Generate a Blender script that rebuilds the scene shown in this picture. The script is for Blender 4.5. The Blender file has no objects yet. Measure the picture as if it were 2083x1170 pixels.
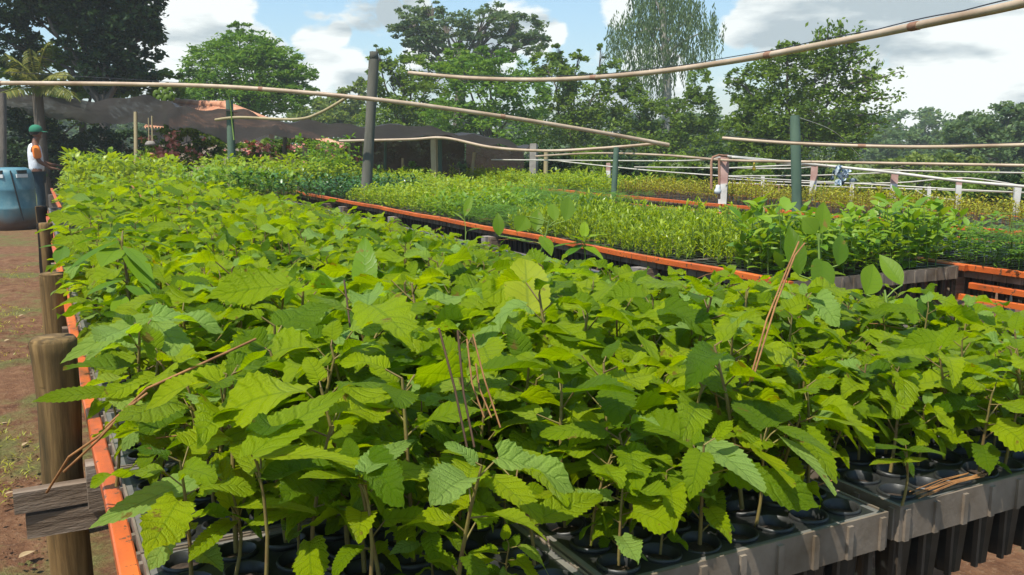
import bpy, math, random
import numpy as np
from mathutils import Vector

# ------------------------------------------------------------------ camera
C = bpy.context.scene
COL = C.collection
F = 1850.0; CX = 1041.5; CY = 585.0
CAMZ = 1.55
PITCH = math.radians(9.06); YAW = math.radians(27.6)
cp, sp_ = math.cos(PITCH), math.sin(PITCH)
Fw = np.array([math.sin(YAW), math.cos(YAW)]); Rt = np.array([math.cos(YAW), -math.sin(YAW)])
cam_d = bpy.data.cameras.new('camera'); cam = bpy.data.objects.new('camera', cam_d); COL.objects.link(cam)
cam.location = (0, 0, CAMZ); cam.rotation_euler = (math.pi/2 - PITCH, 0, -YAW)
cam_d.sensor_width = 36; cam_d.lens = 36*F/2083; cam_d.clip_start = 0.02; cam_d.clip_end = 3000
C.camera = cam

# ------------------------------------------------------------------ light
SUN_EL = math.radians(64); SUN_AZ = math.radians(250)     # azimuth clockwise from +Y
w = bpy.data.worlds.new("World"); C.world = w; w.use_nodes = True
nt = w.node_tree; N = nt.nodes; L = nt.links
for n in list(N): N.remove(n)
def wn(t, **k):
    n = N.new(t)
    for a, b in k.items(): setattr(n, a, b)
    return n
sky = wn('ShaderNodeTexSky', sky_type='NISHITA'); sky.sun_disc = False
sky.sun_elevation = SUN_EL; sky.sun_rotation = SUN_AZ
sky.air_density = 1.3; sky.dust_density = 0.7; sky.ozone_density = 2.2
tc = wn('ShaderNodeTexCoord')
def raydir(px, py):
    x = px-CX; y = py-CY
    down = y*cp + F*sp_; fwd = F*cp - y*sp_
    v = np.array([fwd*Fw[0]+x*Rt[0], fwd*Fw[1]+x*Rt[1], -down]); return v/np.linalg.norm(v)
def mth(op, a, b=None, c=None, clamp=False):
    n = wn('ShaderNodeMath', operation=op); n.use_clamp = clamp
    for i, s in enumerate((a, b, c)):
        if s is None: continue
        if isinstance(s, (int, float)): n.inputs[i].default_value = s
        else: L.new(s, n.inputs[i])
    return n.outputs[0]
# cumulus: soft groups of puffs standing at fixed directions of the sky, broken up by noise
PUFF = [(330,60,75),(380,30,70),(400,90,90),(450,30,60),(350,150,80),(450,110,70),(520,95,45),(560,135,55),
        (620,85,28),(655,110,45),(690,75,24),(640,150,50),(700,140,45),(725,175,45),(600,190,80),(500,190,80),
        (800,22,30),(845,5,35),(1000,95,80),(1080,80,50),(900,110,80),(1130,70,25),
        (1560,20,80),(1650,40,90),(1760,50,110),(1900,30,140),(2030,60,150),(1700,120,80),(1930,150,160),(2060,230,130),
        (1850,230,120),(1600,90,70),(1500,60,40),(1950,300,150),(1330,140,60),(1260,20,40)]
acc = None
for (px, py, r) in PUFF:
    d = raydir(px, py)
    vs = wn('ShaderNodeVectorMath', operation='DISTANCE'); L.new(tc.outputs['Generated'], vs.inputs[0]); vs.inputs[1].default_value = tuple(d)
    f = mth('SUBTRACT', 1.0, mth('DIVIDE', vs.outputs['Value'], r/F))
    acc = f if acc is None else mth('SMOOTH_MAX', acc, f, 0.25)
mp = wn('ShaderNodeMapping'); L.new(tc.outputs['Generated'], mp.inputs[0]); mp.inputs['Scale'].default_value = (1, 1, 1.9)
nz = wn('ShaderNodeTexNoise'); nz.inputs['Scale'].default_value = 9; nz.inputs['Detail'].default_value = 8; nz.inputs['Roughness'].default_value = .62
L.new(mp.outputs[0], nz.inputs[0])
nz2 = wn('ShaderNodeTexNoise'); nz2.inputs['Scale'].default_value = 3.2; nz2.inputs['Detail'].default_value = 5; L.new(mp.outputs[0], nz2.inputs[0])
gen = mth('MULTIPLY_ADD', nz2.outputs[0], 5.0, -3.0)          # loose clouds over the rest of the sky
acc = mth('MAXIMUM', mth('MULTIPLY', acc, 1.0), mth('MINIMUM', gen, -0.15))
val = mth('ADD', mth('MULTIPLY', acc, 1.3), mth('MULTIPLY_ADD', nz.outputs[0], 3.4, -1.6))
mr = wn('ShaderNodeMapRange', interpolation_type='SMOOTHSTEP'); L.new(val, mr.inputs[0])
mr.inputs['From Min'].default_value = -0.02; mr.inputs['From Max'].default_value = 0.42
nz3 = wn('ShaderNodeTexNoise'); nz3.inputs['Scale'].default_value = 7.5; nz3.inputs['Detail'].default_value = 6
mp3 = wn('ShaderNodeMapping'); L.new(tc.outputs['Generated'], mp3.inputs[0]); mp3.inputs['Scale'].default_value = (1, 1, 3.5); mp3.inputs['Location'].default_value = (3, 1, 0.07)
L.new(mp3.outputs[0], nz3.inputs[0])
cr = wn('ShaderNodeValToRGB'); L.new(nz3.outputs[0], cr.inputs[0])
cr.color_ramp.elements[0].position = .40; cr.color_ramp.elements[0].color = (3.9, 4.6, 4.9, 1)
cr.color_ramp.elements[1].position = .53; cr.color_ramp.elements[1].color = (8.2, 8.6, 8.4, 1)
skyb = wn('ShaderNodeMixRGB', blend_type='ADD'); skyb.inputs[0].default_value = 1
skyb.inputs[2].default_value = (-1.4, .9, 2.0, 1); L.new(sky.outputs[0], skyb.inputs[1])
mx = wn('ShaderNodeMixRGB'); L.new(mr.outputs[0], mx.inputs[0]); L.new(skyb.outputs[0], mx.inputs[1]); L.new(cr.outputs[0], mx.inputs[2])
bg = wn('ShaderNodeBackground'); bg.inputs[1].default_value = 0.10; L.new(mx.outputs[0], bg.inputs[0])
wo = wn('ShaderNodeOutputWorld'); L.new(bg.outputs[0], wo.inputs[0])

sl = bpy.data.lights.new('sun', 'SUN'); sl.energy = 5.0; sl.angle = math.radians(.53); sl.color = (1, .95, .86)
so = bpy.data.objects.new('sun', sl); COL.objects.link(so)
sdir = Vector((math.sin(SUN_AZ)*math.cos(SUN_EL), math.cos(SUN_AZ)*math.cos(SUN_EL), math.sin(SUN_EL)))
so.rotation_euler = sdir.to_track_quat('Z', 'Y').to_euler()
C.view_settings.view_transform = 'Standard'; C.view_settings.look = 'None'
C.view_settings.exposure = 0.40; C.view_settings.gamma = 1
C.cycles.max_bounces = 6; C.cycles.transparent_max_bounces = 12; C.cycles.transmission_bounces = 4

def W(px, py, d):                                   # world point seen at (px,py), d metres along the view axis
    x = (px-CX)/F*d; y = (py-CY)/F*d
    down = y*cp + d*sp_; fwd = d*cp - y*sp_
    return np.array([fwd*Fw[0]+x*Rt[0], fwd*Fw[1]+x*Rt[1], CAMZ-down])
def WX(px, py, X):                                  # ... on the vertical plane at world X
    r = raydir(px, py); t = X/r[0]; return np.array([X, r[1]*t, CAMZ+r[2]*t])
def WZ(px, py, z):
    r = raydir(px, py); t = (z-CAMZ)/r[2]; return np.array([r[0]*t, r[1]*t, z])

# ------------------------------------------------------------------ mesh builder
class MB:
    def __init__(s): s.v = []; s.f = []; s.uv = []; s.r = []; s.m = []; s.n = 0
    def add(s, v, f, uv=None, r=0.5, m=0):
        v = np.asarray(v, float).reshape(-1, 3); f = np.asarray(f, int)
        if f.ndim == 2 and f.shape[1] == 3: f = np.hstack([f, -np.ones((len(f), 1), int)-s.n])
        s.v.append(v); s.f.append(f+s.n); s.uv.append(np.zeros((len(v), 2)) if uv is None else uv)
        s.r.append(np.full(len(v), r) if np.isscalar(r) else r); s.m.append(np.full(len(f), m, int)); s.n += len(v)
    def arrays(s):
        return np.vstack(s.v), np.vstack(s.f), np.vstack(s.uv), np.concatenate(s.r), np.concatenate(s.m)
    def box(s, c, size, rz=0, m=0, r=.5):
        x, y, z = np.array(size)/2.0
        p = np.array([[-x,-y,-z],[x,-y,-z],[x,y,-z],[-x,y,-z],[-x,-y,z],[x,-y,z],[x,y,z],[-x,y,z]])
        ca, sa = math.cos(rz), math.sin(rz)
        p = np.stack([p[:,0]*ca-p[:,1]*sa, p[:,0]*sa+p[:,1]*ca, p[:,2]], 1)+np.array(c)
        s.add(p, [[0,3,2,1],[4,5,6,7],[0,1,5,4],[1,2,6,5],[2,3,7,6],[3,0,4,7]], m=m, r=r)
    def tube(s, pts, rad, k=8, cap=True, m=0, r=.5, jit=0, rng=None, ridge=0):
        pts = [np.array(p, float) for p in pts]; n = len(pts)
        rad = [rad]*n if np.isscalar(rad) else rad
        vs = []; a = None; uv = []; rg = [1+(rng.uniform(-ridge, ridge) if ridge else 0) for _ in range(k)]
        for i, p in enumerate(pts):
            t = pts[min(i+1, n-1)]-pts[max(i-1, 0)]; t = t/(np.linalg.norm(t)+1e-9)
            if a is None:
                a = np.cross(t, [0, 0, 1]) if abs(t[2]) < .9 else np.cross(t, [0, 1, 0])
            a = a-t*np.dot(a, t); a = a/(np.linalg.norm(a)+1e-9); b = np.cross(t, a)
            for j in range(k):
                an = 2*math.pi*j/k; rr = rad[i]*rg[j]*(1+(rng.uniform(-jit, jit) if rng else 0))
                vs.append(p+(a*math.cos(an)+b*math.sin(an))*rr); uv.append((j/k, i/max(1, n-1)))
        fs = [[i*k+j, i*k+(j+1) % k, (i+1)*k+(j+1) % k, (i+1)*k+j] for i in range(n-1) for j in range(k)]
        s.add(vs, fs, np.array(uv), m=m, r=r)
        if cap:
            for i in (0, n-1):
                ring = vs[i*k:(i+1)*k]; ctr = pts[i]
                f = [[j, (j+1) % k, k] for j in range(k)] if i else [[(j+1) % k, j, k] for j in range(k)]
                s.add(ring+[ctr], f, m=m, r=r)
    def lathe(s, prof, c=(0,0,0), k=16, m=0):
        c = np.array(c, float); vs = []
        for (r, z) in prof:
            for j in range(k):
                an = 2*math.pi*j/k; vs.append(c+np.array([r*math.cos(an), r*math.sin(an), z]))
        fs = [[i*k+j, i*k+(j+1) % k, (i+1)*k+(j+1) % k, (i+1)*k+j] for i in range(len(prof)-1) for j in range(k)]
        s.add(vs, fs, m=m)
def mesh_from(arr, name, mats, smooth=True):
    v, f, uv, r, m = arr
    me = bpy.data.meshes.new(name); tri = f[:, 3] < 0
    cnt = np.where(tri, 3, 4); starts = np.concatenate([[0], np.cumsum(cnt)[:-1]])
    flat = f.reshape(-1); flat = flat[np.repeat(np.ones(len(f), bool), 4) & ~((np.arange(len(f)*4) % 4 == 3) & np.repeat(tri, 4))]
    me.vertices.add(len(v)); me.vertices.foreach_set('co', v.astype(np.float32).ravel())
    me.loops.add(len(flat)); me.loops.foreach_set('vertex_index', flat.astype(np.int32))
    me.polygons.add(len(f)); me.polygons.foreach_set('loop_start', starts.astype(np.int32)); me.polygons.foreach_set('loop_total', cnt.astype(np.int32))
    me.polygons.foreach_set('material_index', m.astype(np.int32))
    ul = me.uv_layers.new(name='UVMap'); ul.data.foreach_set('uv', uv[flat].astype(np.float32).ravel())
    at = me.attributes.new('rnd', 'FLOAT', 'POINT'); at.data.foreach_set('value', r.astype(np.float32))
    me.polygons.foreach_set('use_smooth', np.full(len(f), bool(smooth)))
    for x in (mats if isinstance(mats, (list, tuple)) else [mats]): me.materials.append(x)
    me.update(calc_edges=True); return me
def part(name, mb, mats, parent=None, smooth=True):
    arr = mb.arrays() if isinstance(mb, MB) else mb
    if parent is not None:
        off = np.array(parent.location) if parent.parent is None else np.array(parent.parent.location)
        arr = (arr[0]-off,)+tuple(arr[1:])
    o = bpy.data.objects.new(name, mesh_from(arr, name, mats, smooth)); COL.objects.link(o)
    if parent is not None: o.parent = parent
    return o
def tag(o, label=None, cat=None, group=None, kind=None):
    for k, v in (('label', label), ('category', cat), ('group', group), ('kind', kind)):
        if v: o[k] = v
    return o
def thing(name, label, cat, loc=(0,0,0), group=None):
    o = bpy.data.objects.new(name, None); COL.objects.link(o); o.location = tuple(loc); o.empty_display_size = .05
    return tag(o, label, cat, group)
def solo(name, mb, mats, label, cat, group=None, smooth=True, loc=None):
    arr = mb.arrays()
    if loc is None: loc = np.array([arr[0][:,0].mean(), arr[0][:,1].mean(), arr[0][:,2].min()])
    arr = (arr[0]-np.array(loc),)+tuple(arr[1:])
    o = bpy.data.objects.new(name, mesh_from(arr, name, mats, smooth)); COL.objects.link(o); o.location = tuple(loc)
    return tag(o, label, cat, group)

# ------------------------------------------------------------------ materials
class NT:
    def __init__(s, name):
        s.m = bpy.data.materials.new(name); s.m.use_nodes = True; s.t = s.m.node_tree; s.t.nodes.clear()
        s.out = s.t.nodes.new('ShaderNodeOutputMaterial')
    def n(s, t, ins=None, **k):
        nd = s.t.nodes.new(t)
        for a, b in k.items(): setattr(nd, a, b)
        for a, b in (ins or {}).items(): s.set(nd.inputs[a], b)
        return nd
    def set(s, sock, v):
        if isinstance(v, bpy.types.NodeSocket): s.t.links.new(v, sock)
        else:
            if isinstance(v, (tuple, list)) and len(v) == 3 and sock.type == 'RGBA': v = tuple(v)+(1,)
            sock.default_value = v
    def math(s, op, a, b=0., c=0., clamp=False):
        n = s.n('ShaderNodeMath', {0: a, 1: b, 2: c}, operation=op); n.use_clamp = clamp; return n.outputs[0]
    def mix(s, f, a, b, bt='MIX'):
        n = s.n('ShaderNodeMixRGB', {0: f, 1: a, 2: b}, blend_type=bt); return n.outputs[0]
    def noise(s, scale, detail=4, rough=.55, vec=None, out=0, scl=None):
        if scl is not None:
            vec = s.n('ShaderNodeMapping', {'Vector': vec, 'Scale': scl}).outputs[0]
        n = s.n('ShaderNodeTexNoise', {'Scale': scale, 'Detail': detail, 'Roughness': rough})
        if vec is not None: s.set(n.inputs['Vector'], vec)
        return n.outputs[out]
    def ramp(s, f, stops):
        n = s.n('ShaderNodeValToRGB', {0: f}); e = n.color_ramp.elements
        while len(e) < len(stops): e.new(.5)
        for i, (p, c) in enumerate(stops): e[i].position = p; e[i].color = tuple(c)+(1,)
        return n.outputs[0]
    def obj(s): return s.n('ShaderNodeTexCoord').outputs['Object']
    def pos(s): return s.n('ShaderNodeNewGeometry').outputs['Position']
    def bump(s, h, st=.3, dist=.01): return s.n('ShaderNodeBump', {'Height': h, 'Strength': st, 'Distance': dist}).outputs[0]
    def prin(s, col, rough=.6, nor=None, metal=0., spec=.5, **k):
        n = s.n('ShaderNodeBsdfPrincipled', {'Base Color': col, 'Roughness': rough, 'Metallic': metal, 'Specular IOR Level': spec})
        if nor is not None: s.set(n.inputs['Normal'], nor)
        for a, b in k.items(): s.set(n.inputs[a.replace('_', ' ')], b)
        return n.outputs[0]
    def done(s, sh): s.t.links.new(sh, s.out.inputs[0]); return s.m

def leaf_mat(name, dark, mid, lite, trans=.4, rough=.38, veins=True, spec=.5, tcol=(1.5, 1.35, .35), bumpst=.6, pale=None):
    t = NT(name)
    rnd = t.n('ShaderNodeAttribute', attribute_name='rnd').outputs['Fac']
    oi = t.n('ShaderNodeObjectInfo').outputs['Random']
    r = t.math('FRACT', t.math('ADD', rnd, t.math('MULTIPLY', oi, .35)))
    col = t.ramp(r, [(0, dark), (.45, mid), (1, lite)] if not pale else [(0, dark), (.42, mid), (.86, lite), (.9, pale)])  # pale stop puts the sheen of some leaves into their colour
    nor = None
    if veins:
        uv = t.n('ShaderNodeUVMap').outputs[0]; sx = t.n('ShaderNodeSeparateXYZ', {0: uv})
        u = t.math('ABSOLUTE', t.math('MULTIPLY_ADD', sx.outputs[0], 2., -1.)); v = sx.outputs[1]
        ph = t.math('FRACT', t.math('MULTIPLY', t.math('ADD', t.math('SUBTRACT', v, t.math('MULTIPLY', u, .2)), t.math('MULTIPLY', t.noise(3, 2, .5, vec=uv), .12)), 7.))
        dv = t.math('ABSOLUTE', t.math('SUBTRACT', ph, .5))                      # 0 on the vein
        side = t.n('ShaderNodeMapRange', {0: dv, 1: .0, 2: .16, 3: 1., 4: 0.}, interpolation_type='SMOOTHSTEP').outputs[0]
        rib = t.n('ShaderNodeMapRange', {0: u, 1: .02, 2: .09, 3: 1., 4: 0.}, interpolation_type='SMOOTHSTEP').outputs[0]
        vn = t.math('MAXIMUM', t.math('MULTIPLY', side, .4), rib)
        col = t.mix(t.math('MULTIPLY', vn, .36), col, (.06, .15, .004))
        pk = t.noise(26, 3, .6, vec=uv)
        blotch = t.noise(5, 3, .6, vec=t.pos())
        col = t.mix(t.math('MULTIPLY', blotch, .2), col, t.mix(1., col, (1.35, 1.15, .55), 'MULTIPLY'))
        sp = t.n('ShaderNodeMapRange', {0: t.math('ADD', t.noise(9, 3, .6, vec=t.n('ShaderNodeVectorMath', {0: t.obj(), 1: (3., 3., 3.)}, operation='MULTIPLY').outputs[0]), t.math('MULTIPLY', oi, .06)), 1: .70, 2: .74, 3: 0., 4: .8}).outputs[0]
        col = t.mix(sp, col, (.22, .13, .03))
        hgt = t.math('ADD', t.math('MULTIPLY', t.n('ShaderNodeMapRange', {0: dv, 1: .0, 2: .22, 3: 0., 4: 1.}, interpolation_type='SMOOTHSTEP').outputs[0], .8), t.math('ADD', t.math('MULTIPLY', u, .4), t.math('MULTIPLY', pk, 1.6)))
        nor = t.bump(hgt, bumpst, .007)
    p = t.prin(col, t.math('MULTIPLY_ADD', t.math('FRACT', t.math('MULTIPLY', r, 7.3)), .3, rough-.1), nor, spec=spec)
    tr = t.n('ShaderNodeBsdfTranslucent', {'Color': t.mix(1., col, tcol, 'MULTIPLY')})
    if nor is not None: t.set(tr.inputs['Normal'], nor)
    ms = t.n('ShaderNodeMixShader', {0: trans, 1: p, 2: tr.outputs[0]})
    return t.done(ms.outputs[0])
M = {}
M['broad'] = leaf_mat('broad_leaf', (.08, .165, .003), (.225, .335, .003), (.315, .415, .003), .52, .36, spec=.2, tcol=(1.55, 1.42, .05), bumpst=.6, pale=(.27, .42, .09))
M['smooth'] = leaf_mat('smooth_leaf', (.07, .17, .008), (.14, .25, .01), (.25, .36, .012), .42, .4, spec=.25, bumpst=.12)
M['ovaldark'] = leaf_mat('dark_oval_leaf', (.05, .11, .006), (.10, .18, .008), (.16, .26, .01), .35, .42, spec=.2, bumpst=.12)
M['yellow'] = leaf_mat('yellow_leaf', (.30, .40, .006), (.36, .44, .006), (.40, .46, .008), .6, .45, bumpst=.2)
M['narrow'] = leaf_mat('narrow_leaf', (.17, .27, .008), (.27, .37, .01), (.36, .45, .012), .45, .4, veins=False)
M['fern'] = leaf_mat('fern_leaf', (.07, .18, .01), (.12, .25, .012), (.19, .33, .016), .4, .5, veins=False)
M['oval'] = leaf_mat('oval_leaf', (.10, .22, .01), (.17, .30, .012), (.26, .37, .02), .38, .42, veins=False)
M['glossy'] = leaf_mat('glossy_leaf', (.02, .07, .008), (.045, .13, .012), (.09, .2, .03), .2, .28, veins=False)
M['lime'] = leaf_mat('lime_leaf', (.16, .27, .008), (.25, .36, .01), (.36, .43, .018), .42, .45, veins=False)
M['redstem'] = leaf_mat('olive_leaf', (.18, .20, .01), (.30, .31, .014), (.42, .38, .02), .35, .5, veins=False)
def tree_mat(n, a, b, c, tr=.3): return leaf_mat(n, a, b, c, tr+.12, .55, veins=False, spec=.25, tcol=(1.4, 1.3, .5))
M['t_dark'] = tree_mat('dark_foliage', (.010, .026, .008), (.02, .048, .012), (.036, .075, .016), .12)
M['t_mid'] = tree_mat('mid_foliage', (.06, .12, .014), (.115, .19, .018), (.19, .28, .028))
M['t_light'] = tree_mat('light_foliage', (.06, .145, .018), (.11, .22, .022), (.18, .30, .03))
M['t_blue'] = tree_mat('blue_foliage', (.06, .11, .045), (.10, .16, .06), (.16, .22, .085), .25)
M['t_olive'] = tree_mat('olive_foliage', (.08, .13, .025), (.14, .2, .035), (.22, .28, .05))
M['t_far'] = tree_mat('far_foliage', (.06, .11, .045), (.095, .16, .055), (.15, .22, .075), .25)  # pale bluish tint puts some distance haze into the leaf colour
M['palm'] = tree_mat('palm_foliage', (.09, .13, .02), (.18, .20, .04), (.30, .28, .06))

def simple(name, stops, scale=6, rough=.7, bump=.3, bs=40, scl=None, metal=0., spec=.4, dist=.004, det=5):
    t = NT(name); o = t.obj()
    v = t.noise(scale, det, .6, vec=o, scl=scl)
    b = t.noise(bs, 4, .6, vec=o, scl=scl)
    return t.done(t.prin(t.ramp(v, stops), rough, t.bump(b, bump, dist), metal, spec))
M['stem'] = simple('stem', [(.3, (.14, .07, .03)), (.7, (.22, .2, .04))], 20)
M['stem_red'] = simple('stem_red', [(.3, (.16, .07, .03)), (.7, (.25, .14, .05))], 20)
M['stem_green'] = simple('stem_green', [(.3, (.12, .2, .03)), (.7, (.2, .28, .05))], 20)
M['straw'] = simple('straw', [(.3, (.16, .065, .02)), (.7, (.36, .17, .05))], 30)
M['twig'] = simple('dark_twig', [(.3, (.05, .025, .012)), (.7, (.10, .05, .02))], 30)
M['bark'] = simple('bark', [(.3, (.07, .055, .04)), (.7, (.16, .13, .10))], 5, scl=(1, 1, .25), bump=.6, dist=.03)
M['barkpale'] = simple('pale_bark', [(.3, (.16, .15, .12)), (.7, (.34, .32, .27))], 5, scl=(1, 1, .25), bump=.5, dist=.03)
M['plastic'] = simple('grey_plastic', [(.35, (.085, .09, .088)), (.65, (.20, .18, .15))], 8, .5, .15, 90)
M['plastic_dusty'] = simple('dusty_grey_plastic', [(.35, (.11, .08, .05)), (.65, (.24, .195, .15))], 6, .6, .2, 90)
M['trayshade'] = simple('shaded_brown_plastic', [(.35, (.035, .025, .016)), (.65, (.07, .052, .036))], 8, .7, .2, 60)  # shade below the tray rim put into the brown of the hanging walls
M['tube'] = simple('black_tube', [(.3, (.012, .013, .012)), (.7, (.03, .03, .028))], 30, .42, .1, 90)
M['soil'] = simple('potting_soil', [(.3, (.02, .013, .008)), (.7, (.07, .045, .028))], 60, .95, .8, 120)
M['pipe'] = simple('weathered_pipe', [(.3, (.30, .20, .12)), (.62, (.5, .38, .26)), (.8, (.62, .52, .4))], 3, .45, .15, 60)
M['pipe_pale'] = simple('pale_pipe', [(.3, (.4, .36, .29)), (.7, (.66, .62, .54))], 3, .45, .15, 60)
M['cable'] = simple('cable', [(.3, (.02, .02, .03)), (.7, (.04, .04, .05))], 10)
M['concrete'] = simple('concrete', [(.3, (.17, .15, .13)), (.7, (.30, .27, .23))], 8, .9, .5, 60)
M['greenpost'] = simple('mossy_post', [(.3, (.05, .09, .06)), (.7, (.11, .17, .11))], 4, .85, .5, 50, scl=(1, 1, .3))
M['greypost'] = simple('grey_weathered_post', [(.3, (.06, .06, .045)), (.7, (.15, .14, .11))], 5, .9, .6, 40, scl=(1, 1, .15))
M['bamboo'] = simple('bamboo', [(.3, (.26, .2, .1)), (.7, (.4, .33, .18))], 5, .6, .3, 40, scl=(1, 1, .2))
M['terracotta'] = simple('terracotta', [(.3, (.36, .15, .08)), (.52, (.52, .25, .14)), (.75, (.62, .4, .26))], 3, .85, .4, 30)
M['plaster'] = simple('plaster', [(.3, (.3, .22, .16)), (.7, (.45, .36, .28))], 3, .9)
M['skin'] = simple('skin', [(.3, (.13, .055, .03)), (.7, (.18, .08, .045))], 10, .55)
M['shirt'] = simple('white_cloth', [(.3, (.72, .74, .78)), (.7, (.8, .82, .85))], 8, .9, .5, 14, dist=.03)
M['orangecloth'] = simple('orange_cloth', [(.3, (.75, .17, .02)), (.7, (.88, .24, .03))], 8, .9)
M['navy'] = simple('navy_cloth', [(.3, (.012, .03, .045)), (.7, (.02, .05, .07))], 8, .9)
M['greencloth'] = simple('green_cloth', [(.3, (.02, .15, .08)), (.7, (.03, .2, .11))], 8, .85)
M['hair'] = simple('hair', [(.3, (.01, .008, .006)), (.7, (.02, .015, .012))], 20)
M['boot'] = simple('boot', [(.3, (.01, .01, .01)), (.7, (.02, .02, .02))], 20, .5)
M['drumdark'] = simple('drum_recess', [(.3, (.01, .015, .015)), (.7, (.02, .025, .025))], 10)
M['pink'] = simple('pink_petals', [(.35, (.5, .14, .11)), (.65, (.7, .34, .26))], 2, .8)
M['yellowpl'] = simple('yellow_plastic', [(.3, (.6, .38, .03)), (.7, (.75, .5, .05))], 8, .5)
M['whitepl'] = simple('white_plastic', [(.3, (.5, .52, .5)), (.7, (.75, .76, .74))], 6, .5)
M['bluewhite'] = simple('blue_patterned_plastic', [(.44, (.03, .08, .14)), (.52, (.55, .62, .66))], 22, .5)
M['rust'] = simple('rusty_iron', [(.3, (.2, .09, .05)), (.7, (.38, .22, .14))], 12, .8)
M['dry'] = simple('dry_leaf', [(.3, (.3, .2, .1)), (.7, (.45, .34, .18))], 30, .8)
def m_orange():
    t = NT('orange_painted_rail'); o = t.obj()
    n = t.noise(7, 6, .65, vec=o, scl=(1, .35, 1)); n2 = t.noise(45, 4, .6, vec=o)
    c = t.ramp(n, [(.3, (.20, .06, .025)), (.45, (.50, .10, .02)), (.65, (.66, .15, .025)), (.8, (.6, .25, .10))])
    c = t.mix(t.math('GREATER_THAN', n2, .62), c, (.12, .06, .03))
    return t.done(t.prin(c, .42, t.bump(n2, .3, .002), spec=.5))
M['orange'] = m_orange()
def m_log():
    t = NT('brown_log'); o = t.obj()
    g = t.noise(22, 7, .7, vec=o, scl=(1, 1, .07)); g2 = t.noise(3.5, 4, .6, vec=o, scl=(1, 1, .6))
    c = t.ramp(g, [(.36, (.03, .016, .007)), (.49, (.15, .08, .028)), (.64, (.34, .20, .075))])
    c = t.mix(t.math('MULTIPLY', g2, .6), c, (.12, .10, .045))
    cr_ = t.n('ShaderNodeMapRange', {0: t.noise(9, 2, .4, vec=o, scl=(1, 1, .04)), 1: .575, 2: .60, 3: 0., 4: 1.}).outputs[0]
    c = t.mix(cr_, c, (.012, .008, .005))
    return t.done(t.prin(c, .85, t.bump(t.math('SUBTRACT', g, cr_), .8, .006), spec=.2))
M['log'] = m_log()
def m_wood():
    t = NT('grey_board'); o = t.obj()
    g = t.noise(12, 6, .65, vec=o, scl=(.12, 1, 1.6)); g2 = t.noise(60, 5, .7, vec=o, scl=(.2, 1, 1))
    c = t.ramp(g, [(.3, (.07, .045, .028)), (.5, (.2, .145, .1)), (.7, (.36, .3, .24))])
    return t.done(t.prin(c, .9, t.bump(t.math('ADD', g, g2), 1., .008), spec=.2))
M['wood'] = m_wood()
def m_net(name, dens, col):
    t = NT(name); o = t.obj()
    w1 = t.noise(220, 2, .5, vec=o); w2 = t.noise(6, 3, .5, vec=o, scl=(1, 1, 1))
    f = t.math('ADD', t.math('MULTIPLY', t.math('SUBTRACT', w1, .5), .9), t.math('MULTIPLY_ADD', t.math('SUBTRACT', w2, .5), .5, dens), clamp=True)
    d = t.prin(t.mix(w2, col, tuple(x*1.7 for x in col)), .6, spec=.3)
    tl = t.n('ShaderNodeBsdfTranslucent', {'Color': tuple(x*1.6 for x in col)})
    dd = t.n('ShaderNodeMixShader', {0: .4, 1: d, 2: tl.outputs[0]})
    tp = t.n('ShaderNodeBsdfTransparent')
    return t.done(t.n('ShaderNodeMixShader', {0: f, 1: tp.outputs[0], 2: dd.outputs[0]}).outputs[0])
M['net'] = m_net('shade_net', 1.0, (.05, .046, .042))
M['net2'] = m_net('dark_net', .9, (.05, .035, .024))
def m_drum():
    t = NT('teal_drum_plastic'); o = t.obj(); z = t.n('ShaderNodeSeparateXYZ', {0: o}).outputs[2]
    n = t.noise(4, 5, .6, vec=o)
    c = t.ramp(n, [(.3, (.05, .15, .2)), (.5, (.09, .22, .26)), (.7, (.2, .32, .33))])
    dirt = t.n('ShaderNodeMapRange', {0: t.math('ADD', z, t.math('MULTIPLY', n, -.25)), 1: .0, 2: .26, 3: 1., 4: 0.}).outputs[0]
    c = t.mix(dirt, c, (.07, .035, .02))
    return t.done(t.prin(c, .5, t.bump(n, .2, .01), spec=.4))
M['drum'] = m_drum()
def m_post2():
    t = NT('red_and_white_post'); o = t.obj(); z = t.n('ShaderNodeSeparateXYZ', {0: o}).outputs[2]
    n = t.noise(9, 5, .6, vec=o)
    e = t.n('ShaderNodeMapRange', {0: t.math('ADD', z, t.math('MULTIPLY', n, .04)), 1: 1.17, 2: 1.18, 3: 0., 4: 1.}).outputs[0]
    c = t.mix(e, t.ramp(n, [(.3, (.42, .40, .36)), (.7, (.62, .6, .56))]), t.ramp(n, [(.3, (.3, .16, .13)), (.7, (.46, .3, .25))]))
    return t.done(t.prin(c, .8, t.bump(n, .3, .01)))
M['post2'] = m_post2()
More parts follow.
